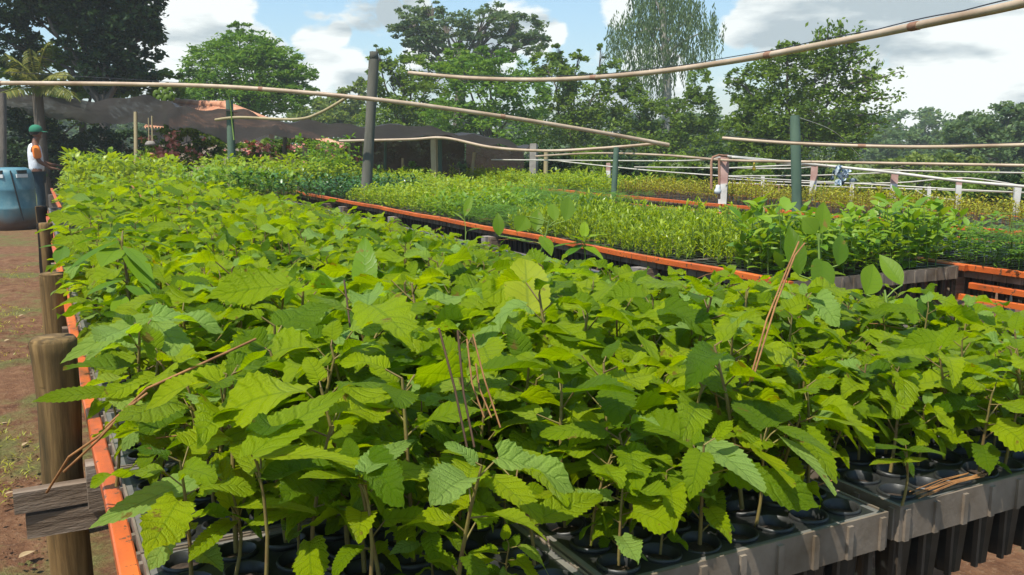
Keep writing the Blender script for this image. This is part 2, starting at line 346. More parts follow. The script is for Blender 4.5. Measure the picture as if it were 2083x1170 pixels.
def m_ground():
    t = NT('red_soil_ground'); p = t.pos()
    a = t.noise(1.3, 6, .6, vec=p); b = t.noise(9, 8, .7, vec=p); c_ = t.noise(45, 6, .7, vec=p)
    soil = t.ramp(b, [(.3, (.10, .042, .02)), (.5, (.20, .095, .045)), (.72, (.30, .165, .085))])
    soil = t.mix(t.n('ShaderNodeMapRange', {0: c_, 1: .55, 2: .7}).outputs[0], soil, (.33, .21, .12))
    gr = t.ramp(c_, [(.3, (.06, .085, .02)), (.6, (.16, .19, .05)), (.8, (.28, .26, .10))])
    f = t.n('ShaderNodeMapRange', {0: t.math('ADD', a, t.math('MULTIPLY', b, .5)), 1: .72, 2: .86}).outputs[0]
    far = t.n('ShaderNodeMapRange', {0: t.n('ShaderNodeVectorMath', {0: p}, operation='LENGTH').outputs['Value'], 1: 16., 2: 30.}).outputs[0]
    f2 = t.math('MAXIMUM', t.math('MULTIPLY', f, .7), far)
    return t.done(t.prin(t.mix(f2, soil, gr), .95, t.bump(t.math('ADD', b, t.math('MULTIPLY', c_, .6)), .9, .05), spec=.2))
M['ground'] = m_ground()

# ------------------------------------------------------------------ setting
rng = random.Random(7); nr = np.random.RandomState(7)
g = MB()
xs = np.concatenate([[-900, -300, -100, -40, -15], np.linspace(-6, 3, 91), [15, 40, 100, 300, 900]])
ys = np.concatenate([[-200, -20], np.linspace(.5, 14, 136), [20, 40, 100, 300, 900]])
X, Y = np.meshgrid(xs, ys); Z = np.zeros_like(X)
near = (X > -5.9) & (X < 2.9) & (Y > .6) & (Y < 13.9)
Z[near] = (nr.rand(near.sum())-.5)*.02 + .02*np.sin(X[near]*2.1+Y[near]*1.3)
nx, ny = len(xs), len(ys)
fs = [[j*nx+i, j*nx+i+1, (j+1)*nx+i+1, (j+1)*nx+i] for j in range(ny-1) for i in range(nx-1)]
g.add(np.stack([X, Y, Z], -1).reshape(-1, 3), fs)
tag(part('ground', g, M['ground']), kind='structure')

# ------------------------------------------------------------------ leaves and seedlings
def unit(v): v = np.asarray(v, float); return v/(np.linalg.norm(v)+1e-9)
def prof_ovate(v): return (v+.02)**.5*(1-v*.995)**.85/0.545
def prof_ellip(v): return np.sin(np.pi*np.clip(v**.85, .01, .995))**.95
def prof_round(v): return (v+.03)**.38*(1-v*.99)**.55/.72
def prof_lance(v): return np.sin(np.pi*np.clip(v**.8, .02, .99))**1.1
PROF = dict(ovate=prof_ovate, ellip=prof_ellip, round=prof_round, lance=prof_lance)
def leaf(mb, b, d, nrm, Ln, Wd, droop=.25, fold=.15, teeth=0, nv=8, nu=2, prof='ovate', rnd=.5, wav=.0, ph=0., twist=0., m=0):
    d = unit(d); s = unit(np.cross(d, nrm)); n = np.cross(s, d)
    nvv = nv*2 if teeth else nv
    v = np.linspace(0, 1, nvv+1); u = np.linspace(-1, 1, nu*2+1)
    wv = PROF[prof](v)*Wd/2
    U, V = np.meshgrid(u, v); WV = np.repeat(wv[:, None], len(u), 1)
    if teeth:
        saw = (np.arange(nvv+1) % 2)*1.0
        edge = np.where(np.abs(U) > .99, 1+teeth*(saw[:, None]-.5)*(V > .04)*(V < .97), 1.0); WV = WV*edge
        dV = np.where(np.abs(U) > .99, .35/nvv*saw[:, None], 0); V2 = np.clip(V+dV-.14*np.abs(U)**2*(1-V)*.5, -.1, 1)
    else: V2 = V
    side = U*WV
    up = fold*np.abs(side)*1.0 - droop*Ln*V2**2 + wav*Wd*np.sin(V*9+ph+np.sign(U)*1.3)*np.abs(U)**1.5*.5
    if twist:
        ang = twist*V; side, up = side*np.cos(ang)-up*np.sin(ang)*.0, up+side*np.sin(ang)
    along = V2*Ln*(1-droop*.25*V2)
    P = b[None, None]+along[..., None]*d+side[..., None]*s+up[..., None]*n
    k = len(u); r_, c_ = np.meshgrid(np.arange(nvv), np.arange(k-1), indexing='ij')
    a = (r_*k+c_).ravel(); fcs = np.stack([a, a+1, a+k+1, a+k], 1)
    mb.add(P.reshape(-1, 3), fcs, np.stack([(U.ravel()+1)/2, V.ravel()], 1), rnd, m)
def dirv(az, el): return np.array([math.cos(az)*math.cos(el), math.sin(az)*math.cos(el), math.sin(el)])

def broad_plant(R, lod, H=None, big=1.0):
    """serrated broad-leaf seedling; returns (stem MB, leaf MB) with the base at the origin"""
    st, lf = MB(), MB()
    H = H or R.uniform(.14, .225)
    bend = np.array([R.uniform(-.03, .03), R.uniform(-.03, .03), 0])
    P = lambda t: np.array([0, 0, H*t])+bend*t*t
    k = 5 if lod == 2 else 3
    st.tube([P(t) for t in ((0, .35, .7, 1) if lod else (0, 1))], [.0035, .003, .0025, .0018] if lod else [.003, .002], k, cap=False)
    n = R.randint(9, 12) if lod == 2 else R.randint(8, 10) if lod else R.randint(7, 8); az = R.uniform(0, 6.28); lo = R.uniform(.08, .28)
    for i in range(n):
        t = lo+(1-lo)*(i/(n-1))**.9; az += 2.4+R.uniform(-.3, .3)
        sz = (1.0-.35*abs(t-.8)/.5)*R.uniform(.8, 1.15)*big
        if i == n-1: sz *= .55
        Ln = (.118 if lod == 2 else .138)*sz*R.uniform(.8, 1.1); Wd = Ln*R.uniform(.6, .76); pl = R.uniform(.02, .05)*sz
        p = P(t); pd = dirv(az, R.uniform(.35, .9)); b = p+pd*pl
        st.tube([p, b], [.0016, .0012], 3, cap=False)
        el = R.uniform(-.2, .42) if i < n-1 else R.uniform(.4, 1.0)
        ld = dirv(az+R.uniform(-.35, .35), el)
        nn = unit(np.array([0, 0, 1.])+np.array([R.uniform(-.35, .35), R.uniform(-.35, .35), 0]))
        kw = dict(droop=R.uniform(.05, .55), fold=R.uniform(-.1, .45), rnd=R.random()*.99, wav=R.uniform(.08, .34), ph=R.uniform(0, 6), twist=R.uniform(-.7, .7))
        if lod == 2: leaf(lf, b, ld, nn, Ln, Wd, teeth=.16, nv=12, nu=3, **kw)
        elif lod == 1: leaf(lf, b, ld, nn, Ln, Wd, teeth=.18, nv=6, nu=2, **kw)
        else: leaf(lf, b, ld, nn, Ln*1.05, Wd, teeth=0, nv=4, nu=1, **kw)
    return st, lf
def small_plant(R, kind):
    """small seedlings as one mesh: material 0 leaves, material 1 stem"""
    mb = MB()
    if kind == 'narrow':
        H = R.uniform(.10, .17)
        for s_ in range(3):
            bx = np.array([R.uniform(-.012, .012), R.uniform(-.012, .012), 0]); top = bx+np.array([R.uniform(-.02, .02), R.uniform(-.02, .02), H])
            mb.tube([bx, top], [.0015, .001], 3, False, m=1)
            for i in range(14):
                t = .05+.95*i/13; az = R.uniform(0, 6.28)
                leaf(mb, bx+(top-bx)*t, dirv(az, R.uniform(.5, 1.3)), (R.uniform(-.5, .5), R.uniform(-.5, .5), 1), R.uniform(.022, .048), R.uniform(.007, .012), .2, .1, nv=2, nu=1, prof='lance', rnd=R.random())
    elif kind == 'fern':
        H = R.uniform(.07, .12)
        mb.tube([(0, 0, 0), (0, 0, H)], [.0015, .001], 3, False, m=1)
        for i in range(7):
            az = i*2.4+R.uniform(-.3, .3); d = dirv(az, R.uniform(.0, .8)); b = np.array([0, 0, H*R.uniform(.2, 1)]); Ln = R.uniform(.05, .09)
            sd = unit(np.cross(d, (0, 0, 1)))
            for j in range(6):
                q = b+d*Ln*(j+1)/6-np.array([0, 0, .3*Ln*((j+1)/6)**2])
                for sg in (-1, 1):
                    leaf(mb, q, unit(sd*sg+d*.5), (R.uniform(-.3, .3), 0, 1), .022, .007, .2, 0, nv=2, nu=1, prof='lance', rnd=R.random())
    elif kind in ('oval', 'glossy', 'lime'):
        H = R.uniform(.12, .2) if kind != 'lime' else R.uniform(.08, .14)
        mb.tube([(0, 0, 0), (R.uniform(-.02, .02), 0, H)], [.002, .0012], 3, False, m=1)
        n = 14 if kind != 'lime' else 15
        for i in range(n):
            t = .1+.9*i/(n-1); az = i*2.4+R.uniform(-.4, .4)
            Ln = R.uniform(.04, .07) if kind != 'lime' else R.uniform(.025, .045)
            leaf(mb, np.array([0, 0, H*t]), dirv(az, R.uniform(.0, 1.1)), (R.uniform(-.4, .4), R.uniform(-.4, .4), 1), Ln, Ln*R.uniform(.38, .5), R.uniform(.1, .4), .2, nv=3, nu=1, prof='ellip', rnd=R.random())
    elif kind == 'redstem':
        H = R.uniform(.12, .17)
        mb.tube([(0, 0, 0), (R.uniform(-.015, .015), 0, H)], [.002, .0014], 3, False, m=1)
        for i in range(9):
            t = .45+.55*i/8; az = i*2.4
            leaf(mb, np.array([0, 0, H*t]), dirv(az, R.uniform(.1, 1.0)), (R.uniform(-.4, .4), R.uniform(-.4, .4), 1), R.uniform(.025, .04), .014, .2, .2, nv=2, nu=1, prof='ellip', rnd=R.random())
    return mb

TOP = .95                                           # tray top
PITCHC = .074
def tube_mb():
    tb = MB(); tb.lathe([(.0215, -.13), (.0285, -.004), (.0315, -.004), (.0325, .002), (.031, .006), (.0285, .005), (.0275, -.02)], k=18); return tb
def soil_mb():
    s_ = MB(); k = 12
    ring = [(.0275*math.cos(2*math.pi*j/k), .0275*math.sin(2*math.pi*j/k), -.012) for j in range(k)]
    s_.add(ring+[(0, 0, -.008)], [[j, (j+1) % k, k] for j in range(k)]); return s_
tube_mesh = mesh_from(tube_mb().arrays(), 'tube', M['tube']); soil_mesh = mesh_from(soil_mb().arrays(), 'soil', M['soil'])
def child(name, me, parent):
    o = bpy.data.objects.new(name, me); COL.objects.link(o); o.parent = parent; return o

# trays -----------------------------------------------------------------------
TW, TL = .548, .40                                  # tray size across and along
NXc, NYc = 7, 5
def tray_geometry(full=True):
    p = MB(); k = 16
    bx = (TW-NXc*PITCHC)/2; by = (TL-NYc*PITCHC)/2
    for i in range(NXc):
        for j in range(NYc):
            c = np.array([bx+(i+.5)*PITCHC, by+(j+.5)*PITCHC, 0]); vs = []
            for q in range(k):
                a = 2*math.pi*q/k+math.pi/4; dx, dy = math.cos(a), math.sin(a); s_ = PITCHC/2/max(abs(dx), abs(dy))
                vs.append(c+np.array([dx*s_, dy*s_, 0]))
            for q in range(k):
                a = 2*math.pi*q/k+math.pi/4; vs.append(c+np.array([.0295*math.cos(a), .0295*math.sin(a), 0]))
            p.add(vs, [[q, (q+1) % k, k+(q+1) % k, k+q] for q in range(k)], m=1)
    for (x0, x1, y0, y1) in ((0, TW, 0, by), (0, TW, TL-by, TL), (0, bx, by, TL-by), (TW-bx, TW, by, TL-by)):
        p.add([(x0, y0, 0), (x1, y0, 0), (x1, y1, 0), (x0, y1, 0)], [[0, 1, 2, 3]])
    s_ = MB()
    e = .004; h = .062
    s_.box((TW/2, e/2, -h/2+.003), (TW, e, h)); s_.box((TW/2, TL-e/2, -h/2+.003), (TW, e, h))
    s_.box((e/2, TL/2, -h/2+.003), (e, TL-2*e, h)); s_.box((TW-e/2, TL/2, -h/2+.003), (e, TL-2*e, h))
    for i in range(NXc+1):                          # shallow outer ribs, then the hanging cell walls set back below the rim
        x = bx+i*PITCHC
        for y in (-.002, TL+.002): s_.box((min(max(x, .006), TW-.006), y, -h/2), (.011, .006, h*.9))
    for j in range(NYc+1):
        y = by+j*PITCHC
        for x in (-.002, TW+.002): s_.box((x, min(max(y, .006), TL-.006), -h/2), (.006, .011, h*.9))
    for i in range(NXc):
        for j in (0, NYc-1):
            x = bx+(i+.5)*PITCHC; y = by+(j+.5)*PITCHC
            s_.tube([(x, y, -h*.6), (x, y, -.17)], [.034, .024], 10, False, m=1)
    for j in range(1, NYc-1):
        for i in (0, NXc-1): s_.tube([(bx+(i+.5)*PITCHC, by+(j+.5)*PITCHC, -h*.6), (bx+(i+.5)*PITCHC, by+(j+.5)*PITCHC, -.17)], [.034, .024], 10, False, m=1)
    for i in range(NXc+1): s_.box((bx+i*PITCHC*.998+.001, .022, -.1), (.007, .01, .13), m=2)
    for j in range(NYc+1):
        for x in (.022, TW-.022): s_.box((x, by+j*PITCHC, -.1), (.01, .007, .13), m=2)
    return p, s_
tp, ts = tray_geometry()
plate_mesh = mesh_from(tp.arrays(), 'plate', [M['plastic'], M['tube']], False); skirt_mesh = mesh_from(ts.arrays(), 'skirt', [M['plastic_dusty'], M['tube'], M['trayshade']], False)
TRAYS = []
def put_tray(x, y, z, label, group, gap=(.004)):
    t = thing('seedling_tray', label, 'tray', (x, y, z), group)
    child('plate', plate_mesh, t); child('skirt', skirt_mesh, t); return t

BENCH = dict(b1=(.115, 1.175), b2=(1.24, 2.34), b3=(2.88, 3.98), b4=(4.06, 5.16), b5=(5.93, 7.03))
Y0 = .966
def bench_trays(x0, ya, yb, label, group):
    out = []
    for a in range(2):
        y = ya
        while y < yb-.1:
            put_tray(x0+a*(TW+.005), y, TOP, label, group); out.append((x0+a*(TW+.005), y)); y += TL+.006
    return out
tr1 = bench_trays(.10, Y0, 9.2, 'grey plastic tube tray under the serrated seedlings on the near left bench', 'trays on the near left bench')
tr2 = bench_trays(1.235, Y0+.005, 9.2, 'grey plastic tube tray under the serrated seedlings on the bench right of the near one', 'trays on the second bench')
front = [o for o in bpy.data.objects if o.name.startswith('seedling_tray') and o.location.y < Y0+.02]
front.sort(key=lambda o: o.location.x)
for o, l in zip(front, ('front grey tray beside the near orange rail at the lower left', 'front grey tray whose bare corner shows at the lower right end of the near bench', 'front grey tray at the corner of the second bench with the lone small seedling', 'front grey tray of the second bench cut off by the right edge of the photo')): o['label'] = l
tr3 = bench_trays(2.885, 2.9, 11.4, 'grey plastic tube tray beside the long orange rail across the aisle', 'trays on the bench across the aisle')
tr4 = bench_trays(4.06, 1.8, 11.4, 'grey plastic tube tray on the bench behind the narrow leaved seedlings', 'trays on the fourth bench')
tr5 = bench_trays(5.94, 3.0, 13.5, 'grey plastic tube tray under the red stemmed seedlings on the far bench', 'trays on the far bench')

# broad-leaf seedlings ---------------------------------------------------------
R = random.Random(11)
protos = []
for i in range(18):
    st, lf = broad_plant(R, 2)
    protos.append((mesh_from(st.arrays(), 'stem', M['stem']), mesh_from(lf.arrays(), 'leaves', M['broad'])))
mid = [broad_plant(R, 1) for _ in range(14)]; low = [broad_plant(R, 0) for _ in range(14)]
cells = []
for ti, (x, y) in enumerate(tr1+tr2):
    second = ti >= len(tr1)
    bx = (TW-NXc*PITCHC)/2; by = (TL-NYc*PITCHC)/2
    for i in range(NXc):
        for j in range(NYc):
            cells.append((x+bx+(i+.5)*PITCHC, y+by+(j+.5)*PITCHC, second))
cells.sort(key=lambda c: c[0]**2+c[1]**2+0*c[2])
HEROXY = [W(px, py, d)[:2] for px, py, d in ((485, 1030, 1.24), (512, 925, 1.14), (735, 970, 1.12), (1545, 895, 1.40), (1070, 980, 1.28), (1841, 915, 1.5), (1080, 640, 2.1), (742, 590, 2.14), (305, 652, 1.82), (222, 800, 1.58))]
HOLES = [(1.12, 1.01, .08), (.16, 1.05, .09), (.15, 1.35, .05), (1.30, 1.02, .09), (1.4, 1.0, .07)]
def hscale(x, y, second):
    s_ = 1.0
    if y < 2.3: s_ *= 1.13
    if second: s_ *= 1.0 - .66*min(1, max(0, (x-1.24)/.84))*min(1, max(.5, (y-1.3)/1.2))
    return s_
nind = 0; stuff_mid = []; stuff_low = []; empties = []
for (x, y, sec) in cells:
    R2 = random.Random(int(x*1000)*7919+int(y*1000))
    hole = any((x-a)**2+(y-b)**2 < c*c for a, b, c in HOLES)
    occ = R2.random() < (.93 if y < 1.3 else .84 if y < 4 else .75)
    if x < .3 and y > 5.5: continue
    if sec and x > 2.08 and y > 2.75: continue
    if any((x-a)**2+(y-b)**2 < .0045 for a, b in HEROXY): hole = True
    if x < .16 and R2.random() < .55: hole = True
    if not occ and not hole and y < 1.6: occ = True; small = .6
    else: small = 1
    if hole or not occ:
        if y < 1.7: empties.append((x, y))
        continue
    az = R2.uniform(0, 6.283); s_ = small*R2.uniform(.8, 1.25)*hscale(x, y, sec)
    if y < Y0+.3: s_ *= .88
    if R2.random() < .22: s_ *= .62
    if nind < 345:
        lab = ('green serrated broad leaved seedling in a black tube on the second bench' if sec else 'green serrated broad leaved seedling in a black tube on the near left bench')
        t = thing('broadleaf_seedling', lab, 'seedling', (x, y, TOP), 'serrated seedlings on the second bench' if sec else 'serrated seedlings on the near left bench')
        t.rotation_euler = (R2.uniform(-.12, .12), R2.uniform(-.12, .12), az); t.scale = (s_,)*3
        st, lf = protos[R2.randrange(len(protos))]
        child('stem', st, t); child('leaves', lf, t)
        tb = child('tube', tube_mesh, t); tb.scale = (1/s_,)*3; sm = child('soil', soil_mesh, tb)
        nind += 1
    else: (stuff_mid if y < 4.4 else stuff_low).append((x, y, az, s_))
for i, (x, y) in enumerate(empties):
    t = thing('empty_tube', 'black planting tube with no seedling standing in a near tray', 'tube', (x, y, TOP), 'empty tubes in the near trays')
    tb = child('tube_wall', tube_mesh, t); child('soil', soil_mesh, t)
def merge(items, arrs, z):
    mb = MB()
    for (x, y, az, s_) in items:
        v, f, uv, r, m = arrs[(int(x*997)+int(y*1009)) % len(arrs)]
        ca, sa = math.cos(az)*s_, math.sin(az)*s_
        vv = np.stack([v[:,0]*ca-v[:,1]*sa+x, v[:,0]*sa+v[:,1]*ca+y, v[:,2]*s_+z], 1)
        fo = np.where(f < 0, -1-mb.n*1, f)
        mb.v.append(vv); mb.f.append(np.where(f < 0, -10**9, f+mb.n)); mb.uv.append(uv); mb.r.append((r+((x*13.7+y*7.3) % 1)*.5) % 1); mb.m.append(m); mb.n += len(v)
    return mb
def two(st, lf):
    mb = MB(); a = lf.arrays(); b = st.arrays(); mb.v = [a[0], b[0]]; mb.f = [a[1], np.where(b[1] < 0, b[1], b[1]+len(a[0]))]
    mb.uv = [a[2], b[2]]; mb.r = [a[3], b[3]]; mb.m = [a[4], b[4]+1]; mb.n = len(a[0])+len(b[0]); return mb.arrays()
mids = [two(*p) for p in mid]; lows = [two(*p) for p in low]
mb = merge(stuff_mid, mids, TOP); mb2 = merge(stuff_low, lows, TOP)
off = mb.n
mb.v += mb2.v; mb.f += [np.where(q < 0, q, q+off) for q in mb2.f]; mb.uv += mb2.uv; mb.r += mb2.r; mb.m += mb2.m
o = part('broadleaf_seedlings', mb, [M['broad'], M['stem']])
tag(o, 'dense canopy of serrated broad leaved seedlings running back along the two near benches', 'seedlings', None, 'stuff')

# other beds -------------------------------------------------------------------
STM = dict(narrow='stem_green', fern='stem_green', oval='stem_green', glossy='stem', lime='stem_green', redstem='stem_red')
def fill(kind, rects, nmax, label, group, name, stufflabel, seed, pitch=.06):
    R = random.Random(seed); arrs = [small_plant(R, kind).arrays() for _ in range(14)]
    mes = [mesh_from(a, name, [M[kind], M[STM[kind]]]) for a in arrs]
    pts = []
    for (x0, x1, y0, y1, s0, *ll) in rects:
        nx = max(1, int((x1-x0)/pitch)); ny = max(1, int((y1-y0)/pitch))
        for i in range(nx):
            for j in range(ny):
                if R.random() < .08+.5*max(0, math.sin(i*.9+seed)*math.sin(j*.37+seed*2)-.45): continue
                x = x0+(i+.5)*(x1-x0)/nx+R.uniform(-.015, .015); y = y0+(j+.5)*(y1-y0)/ny+R.uniform(-.015, .015)
                pts.append((x, y, R.uniform(0, 6.28), s0*R.uniform(.65, 1.25)*(1+.2*math.sin(x*5.1)*math.sin(y*3.7+x)), ll[0] if ll else label))
    pts.sort(key=lambda p: p[0]**2+p[1]**2)
    for (x, y, az, s_, lb) in pts[:nmax]:
        o = bpy.data.objects.new(name, mes[R.randrange(14)]); COL.objects.link(o)
        o.location = (x, y, TOP); o.rotation_euler = (0, 0, az); o.scale = (s_,)*3; tag(o, lb, 'seedling', group)
    if len(pts) > nmax:
        o = part(name+'s', merge([q[:4] for q in pts[nmax:]], arrs, TOP), [M[kind], M[STM[kind]]]); tag(o, stufflabel, 'seedlings', None, 'stuff')
fill('narrow', [(2.885, 3.96, 3.7, 5.6, 1.1), (3.0, 3.96, 3.25, 3.7, 1.0, 'bright green narrow leaved seedling next to the oval leaved ones across the aisle'), (4.08, 4.85, 3.9, 6.6, .5, 'low narrow leaved seedling on the fourth bench before the far orange rail')], 300, 'bright green narrow leaved seedling behind the orange rail', 'narrow leaved seedlings across the aisle',
     'narrow_leaf_seedling', 'bed of narrow leaved seedlings behind the orange rail across the aisle', 3)
fill('oval', [(2.95, 3.96, 2.93, 3.4, 1.5), (4.08, 4.66, 3.1, 3.9, 1.05, 'oval leaved green seedling on the fourth bench behind the tallest oval leaved plant'), (2.9, 3.96, 6.6, 7.4, .9)], 280, 'oval leaved pale green seedling at the near end of the bench across the aisle', 'oval leaved seedlings across the aisle',
     'oval_leaf_seedling', 'bed of oval leaved pale green seedlings across the aisle', 4, .07)
fill('fern', [(4.08, 5.1, 1.8, 3.1, 1.5), (2.9, 3.96, 5.6, 6.6, 1.1, 'feathery fine leaved seedling at the orange rail behind the central clump of oval leaves'), (4.08, 5.1, 6.9, 8.6, 1.15)], 250, 'feathery fine leaved dark green seedling on the fourth bench', 'feathery seedlings',
     'feathery_seedling', 'bed of feathery fine leaved seedlings beyond the aisle', 5, .065)
fill('lime', [(2.9, 3.96, 7.4, 9.4, 1.1), (4.08, 5.1, 8.6, 11.4, 1.15)], 250, 'small yellow green seedling beyond the aisle near the tall grey post', 'yellow green seedlings',
     'small_leaf_seedling', 'bed of small yellow green seedlings near the tall grey post', 6, .065)
fill('glossy', [(2.9, 3.96, 9.5, 11.3, 1.0)], 300, 'glossy dark green seedling at the far end of the orange rail', 'glossy seedlings at the far end of the rail',
     'glossy_seedling', 'glossy dark green seedlings at the far end of the orange rail', 8, .08)
fill('redstem', [(5.95, 6.95, 3.0, 9.0, 1.05)], 300, 'red stemmed olive seedling on the far bench', 'red stemmed seedlings on the far bench',
     'red_stemmed_seedling', 'bed of red stemmed olive seedlings along the far bench', 9, .058)
fill('lime', [(5.95, 6.95, 9.0, 13.8, 1.3), (4.08, 5.1, 11.5, 14, 1.3)], 200, 'yellow green seedling at the far left end of the back bench', 'yellow seedlings on the back bench',
     'yellow_seedling', 'bed of yellow green seedlings at the far end of the back bench', 10, .075)

# taller beds beyond the near benches ------------------------------------------
def bush_seedling(R, H, n, Ln, asp=.45):
    mb = MB()
    mb.tube([(0, 0, 0), (R.uniform(-.03, .03), R.uniform(-.03, .03), H)], [.004, .002], 3, False, m=1)
    for i in range(n):
        t = R.uniform(.2, 1); az = R.uniform(0, 6.28); L_ = Ln*R.uniform(.7, 1.3)
        rr = R.uniform(0, .06)
        b = np.array([rr*math.cos(az), rr*math.sin(az), H*t])
        leaf(mb, b, dirv(az, R.uniform(-.2, 1.1)), (R.uniform(-.4, .4), R.uniform(-.4, .4), 1), L_, L_*asp, R.uniform(.1, .4), .2, nv=3, nu=1, prof='ellip', rnd=R.random())
    return mb.arrays()
def bush_bed(x0, x1, y0, y1, H, Ln, mat, label, group, name, seed, pitch=.13, n=16, z=TOP):
    R = random.Random(seed); arrs = [bush_seedling(R, H, n, Ln) for _ in range(8)]; mes = [mesh_from(a, name, [M[mat], M['stem_green']]) for a in arrs]
    x = x0
    while x < x1:
        y = y0
        while y < y1:
            o = bpy.data.objects.new(name, mes[R.randrange(8)]); COL.objects.link(o)
            s_ = R.uniform(.8, 1.15)*(1+.1*math.sin(x*4+y*2)); o.location = (x+R.uniform(-.03, .03), y+R.uniform(-.03, .03), z); o.rotation_euler = (0, 0, R.uniform(0, 6.28)); o.scale = (s_,)*3
            tag(o, label, 'seedling', group); y += pitch
        x += pitch
bush_bed(.42, 1.6, 11.3, 12.9, .42, .085, 'narrow', 'tall bright green leafy seedling beside the person', 'tall seedlings beside the person', 'tall_seedling', 21)
bush_bed(.3, 1.35, 9.7, 11.0, .26, .05, 'lime', 'low yellow green seedling in front of the tall ones by the person', 'low seedlings by the person', 'low_seedling', 22)
bush_bed(1.45, 2.6, 9.7, 10.9, .30, .075, 'oval', 'leafy green seedling under the bamboo pole', 'leafy seedlings under the bamboo pole', 'leafy_seedling', 23)
bush_bed(1.9, 2.8, 9.5, 9.9, .26, .07, 'glossy', 'dark glossy seedling in the clump below the hanging planter', 'dark clump seedlings', 'dark_seedling', 24)
bush_bed(2.0, 3.9, 11.6, 13.2, .36, .07, 'lime', 'yellow green bushy seedling before the flowering hedge', 'bushy seedlings before the flowering hedge', 'bushy_seedling', 25)
bush_bed(3.4, 4.0, 11.9, 13.1, .56, .06, 'fern', 'taller feathery green seedling before the slim dark post', 'feathery clump before the dark post', 'feathery_shrub_seedling', 26)

# benches ----------------------------------------------------------------------
def lpost(mb, x, y, r, z1, z0=-.05, k=12, jit=.03, seed=1, lean=(0, 0)):
    R = random.Random(seed); n = 9
    pts = [(x+lean[0]*i/(n-1)+R.uniform(-.003, .003), y+lean[1]*i/(n-1), z0+(z1-z0)*i/(n-1)) for i in range(n)]
    mb.tube(pts, [r*(1+R.uniform(-jit, jit)) for _ in range(n)], k, rng=R, jit=.012, ridge=.05)
def rail(x, y0, y1, z, w_=.028, seed=0):
    mb = MB(); R = random.Random(seed); n = max(2, int((y1-y0)/.25)); 
    for i in range(n):
        ya = y0+(y1-y0)*i/n; yb = y0+(y1-y0)*(i+1)/n
    ring = [(-w_/2, -w_/2), (w_/2, -w_/2), (w_/2, w_/2*.8), (w_/2*.8, w_/2), (-w_/2*.8, w_/2), (-w_/2, w_/2*.8)]
    vs = []; 
    for i in range(n+1):
        y = y0+(y1-y0)*i/n; dz = -.006*abs(math.sin(y*1.9))+R.uniform(-.0015, .0015); dx = R.uniform(-.002, .002)
        vs += [(x+a+dx, y, z+b+dz) for a, b in ring]
    k = 6; fs = [[i*k+j, i*k+(j+1) % k, (i+1)*k+(j+1) % k, (i+1)*k+j][::-1] for i in range(n) for j in range(k)]
    mb.add(vs, fs); mb.add(vs[:k], [[0, 1, 2], [0, 2, 3], [0, 3, 4], [0, 4, 5]]); return mb
def bench(label, xa, xb, ya, yb, posts, seed, left_log=False, post_mat='concrete', zr=.95, inner=''):
    t = thing('nursery_bench', label, 'bench', ((xa+xb)/2, ya, 0))
    part('rail', rail(xa, ya+(.4 if inner == 'a' else -.03), yb, zr, seed=seed), M['orange'], t, False)
    part('rail', rail(xb, ya+(.4 if inner == 'b' else -.03), yb, zr, seed=seed+1), M['orange'], t, False)
    for i, y in enumerate(posts):
        b = MB(); b.box(((xa+xb)/2, y, .84), (xb-xa+.06, .05, .1)); part('crossbeam', b, M['wood'], t, False)
        for x in ((xb,) if left_log else (xa, xb)):
            p = MB()
            if post_mat == 'concrete': p.box((x, y+.061, .445), (.1, .07, .89))
            else: lpost(p, x, y+.085, .05, .90, seed=i+seed)
            part('leg', p, M[post_mat], t, post_mat != 'concrete')
    return t
b1 = bench('orange railed nursery bench on brown log posts at the near left', .082, 1.197, Y0, 9.3, (2.02, 3.6, 5.6, 7.6), 1, True, 'log', inner='b', zr=.93)
for i, (y, z1, r) in enumerate(((2.2, 1.125, .043), (3.9, 1.05, .045), (6.4, 1.05, .045), (8.6, 1.02, .045))):
    PXL = (.012, .036, .04, .04)[i]
    p = MB(); lpost(p, PXL, y, r, z1, seed=i+3, k=22, jit=.05)
    if i == 0:   # swollen, split rim at the sawn top
        p.lathe([(r*1.0, z1-.10), (r*1.09, z1-.03), (r*1.13, z1-.006), (r*1.0, z1+.003), (.0, z1+.0035)], (PXL, y, 0), 20)
    else: p.lathe([(r*1.0, z1-.04), (r*1.04, z1-.01), (r*.9, z1+.003), (0, z1+.0035)], (PXL, y, 0), 20)
    part('log_post', p, M['log'], b1)
bd = MB(); bd.box((.0, 2.055, .818), (.17, .03, .045), rz=.02); bd.box((.012, 2.06, .762), (.155, .036, .05), rz=-.02)
part('nailed_board', bd, M['wood'], b1, False)
b2 = bench('second nursery bench of grey trays right of the near bench', 1.222, 2.36, Y0+.01, 9.3, (2.3, 4.6, 6.9), 5, inner='a', zr=.925)
b3 = bench('nursery bench with a long orange rail on the far side of the aisle', 2.858, 4.0, 2.9, 11.5, (3.9, 5.75, 7.7, 9.2), 7)
b4 = bench('nursery bench with stacked orange rails at the right edge', 4.038, 5.19, 1.7, 11.5, (2.95, 5.2, 7.5, 9.9), 9)
part('lower_rail', rail(4.03, 1.7, 2.86, .865, seed=3), M['orange'], b4, False); part('lower_rail', rail(4.03, 1.7, 2.95, .80, seed=4), M['orange'], b4, False)
b5 = bench('far nursery bench with an orange rail under red stemmed seedlings', 5.905, 7.06, 3.0, 13.9, (4.6, 6.9, 9.2, 11.5), 11)
b6 = bench('bench of taller bushy seedlings beside the person', .2, 3.98, 9.5, 13.3, (9.8, 13.0), 13)

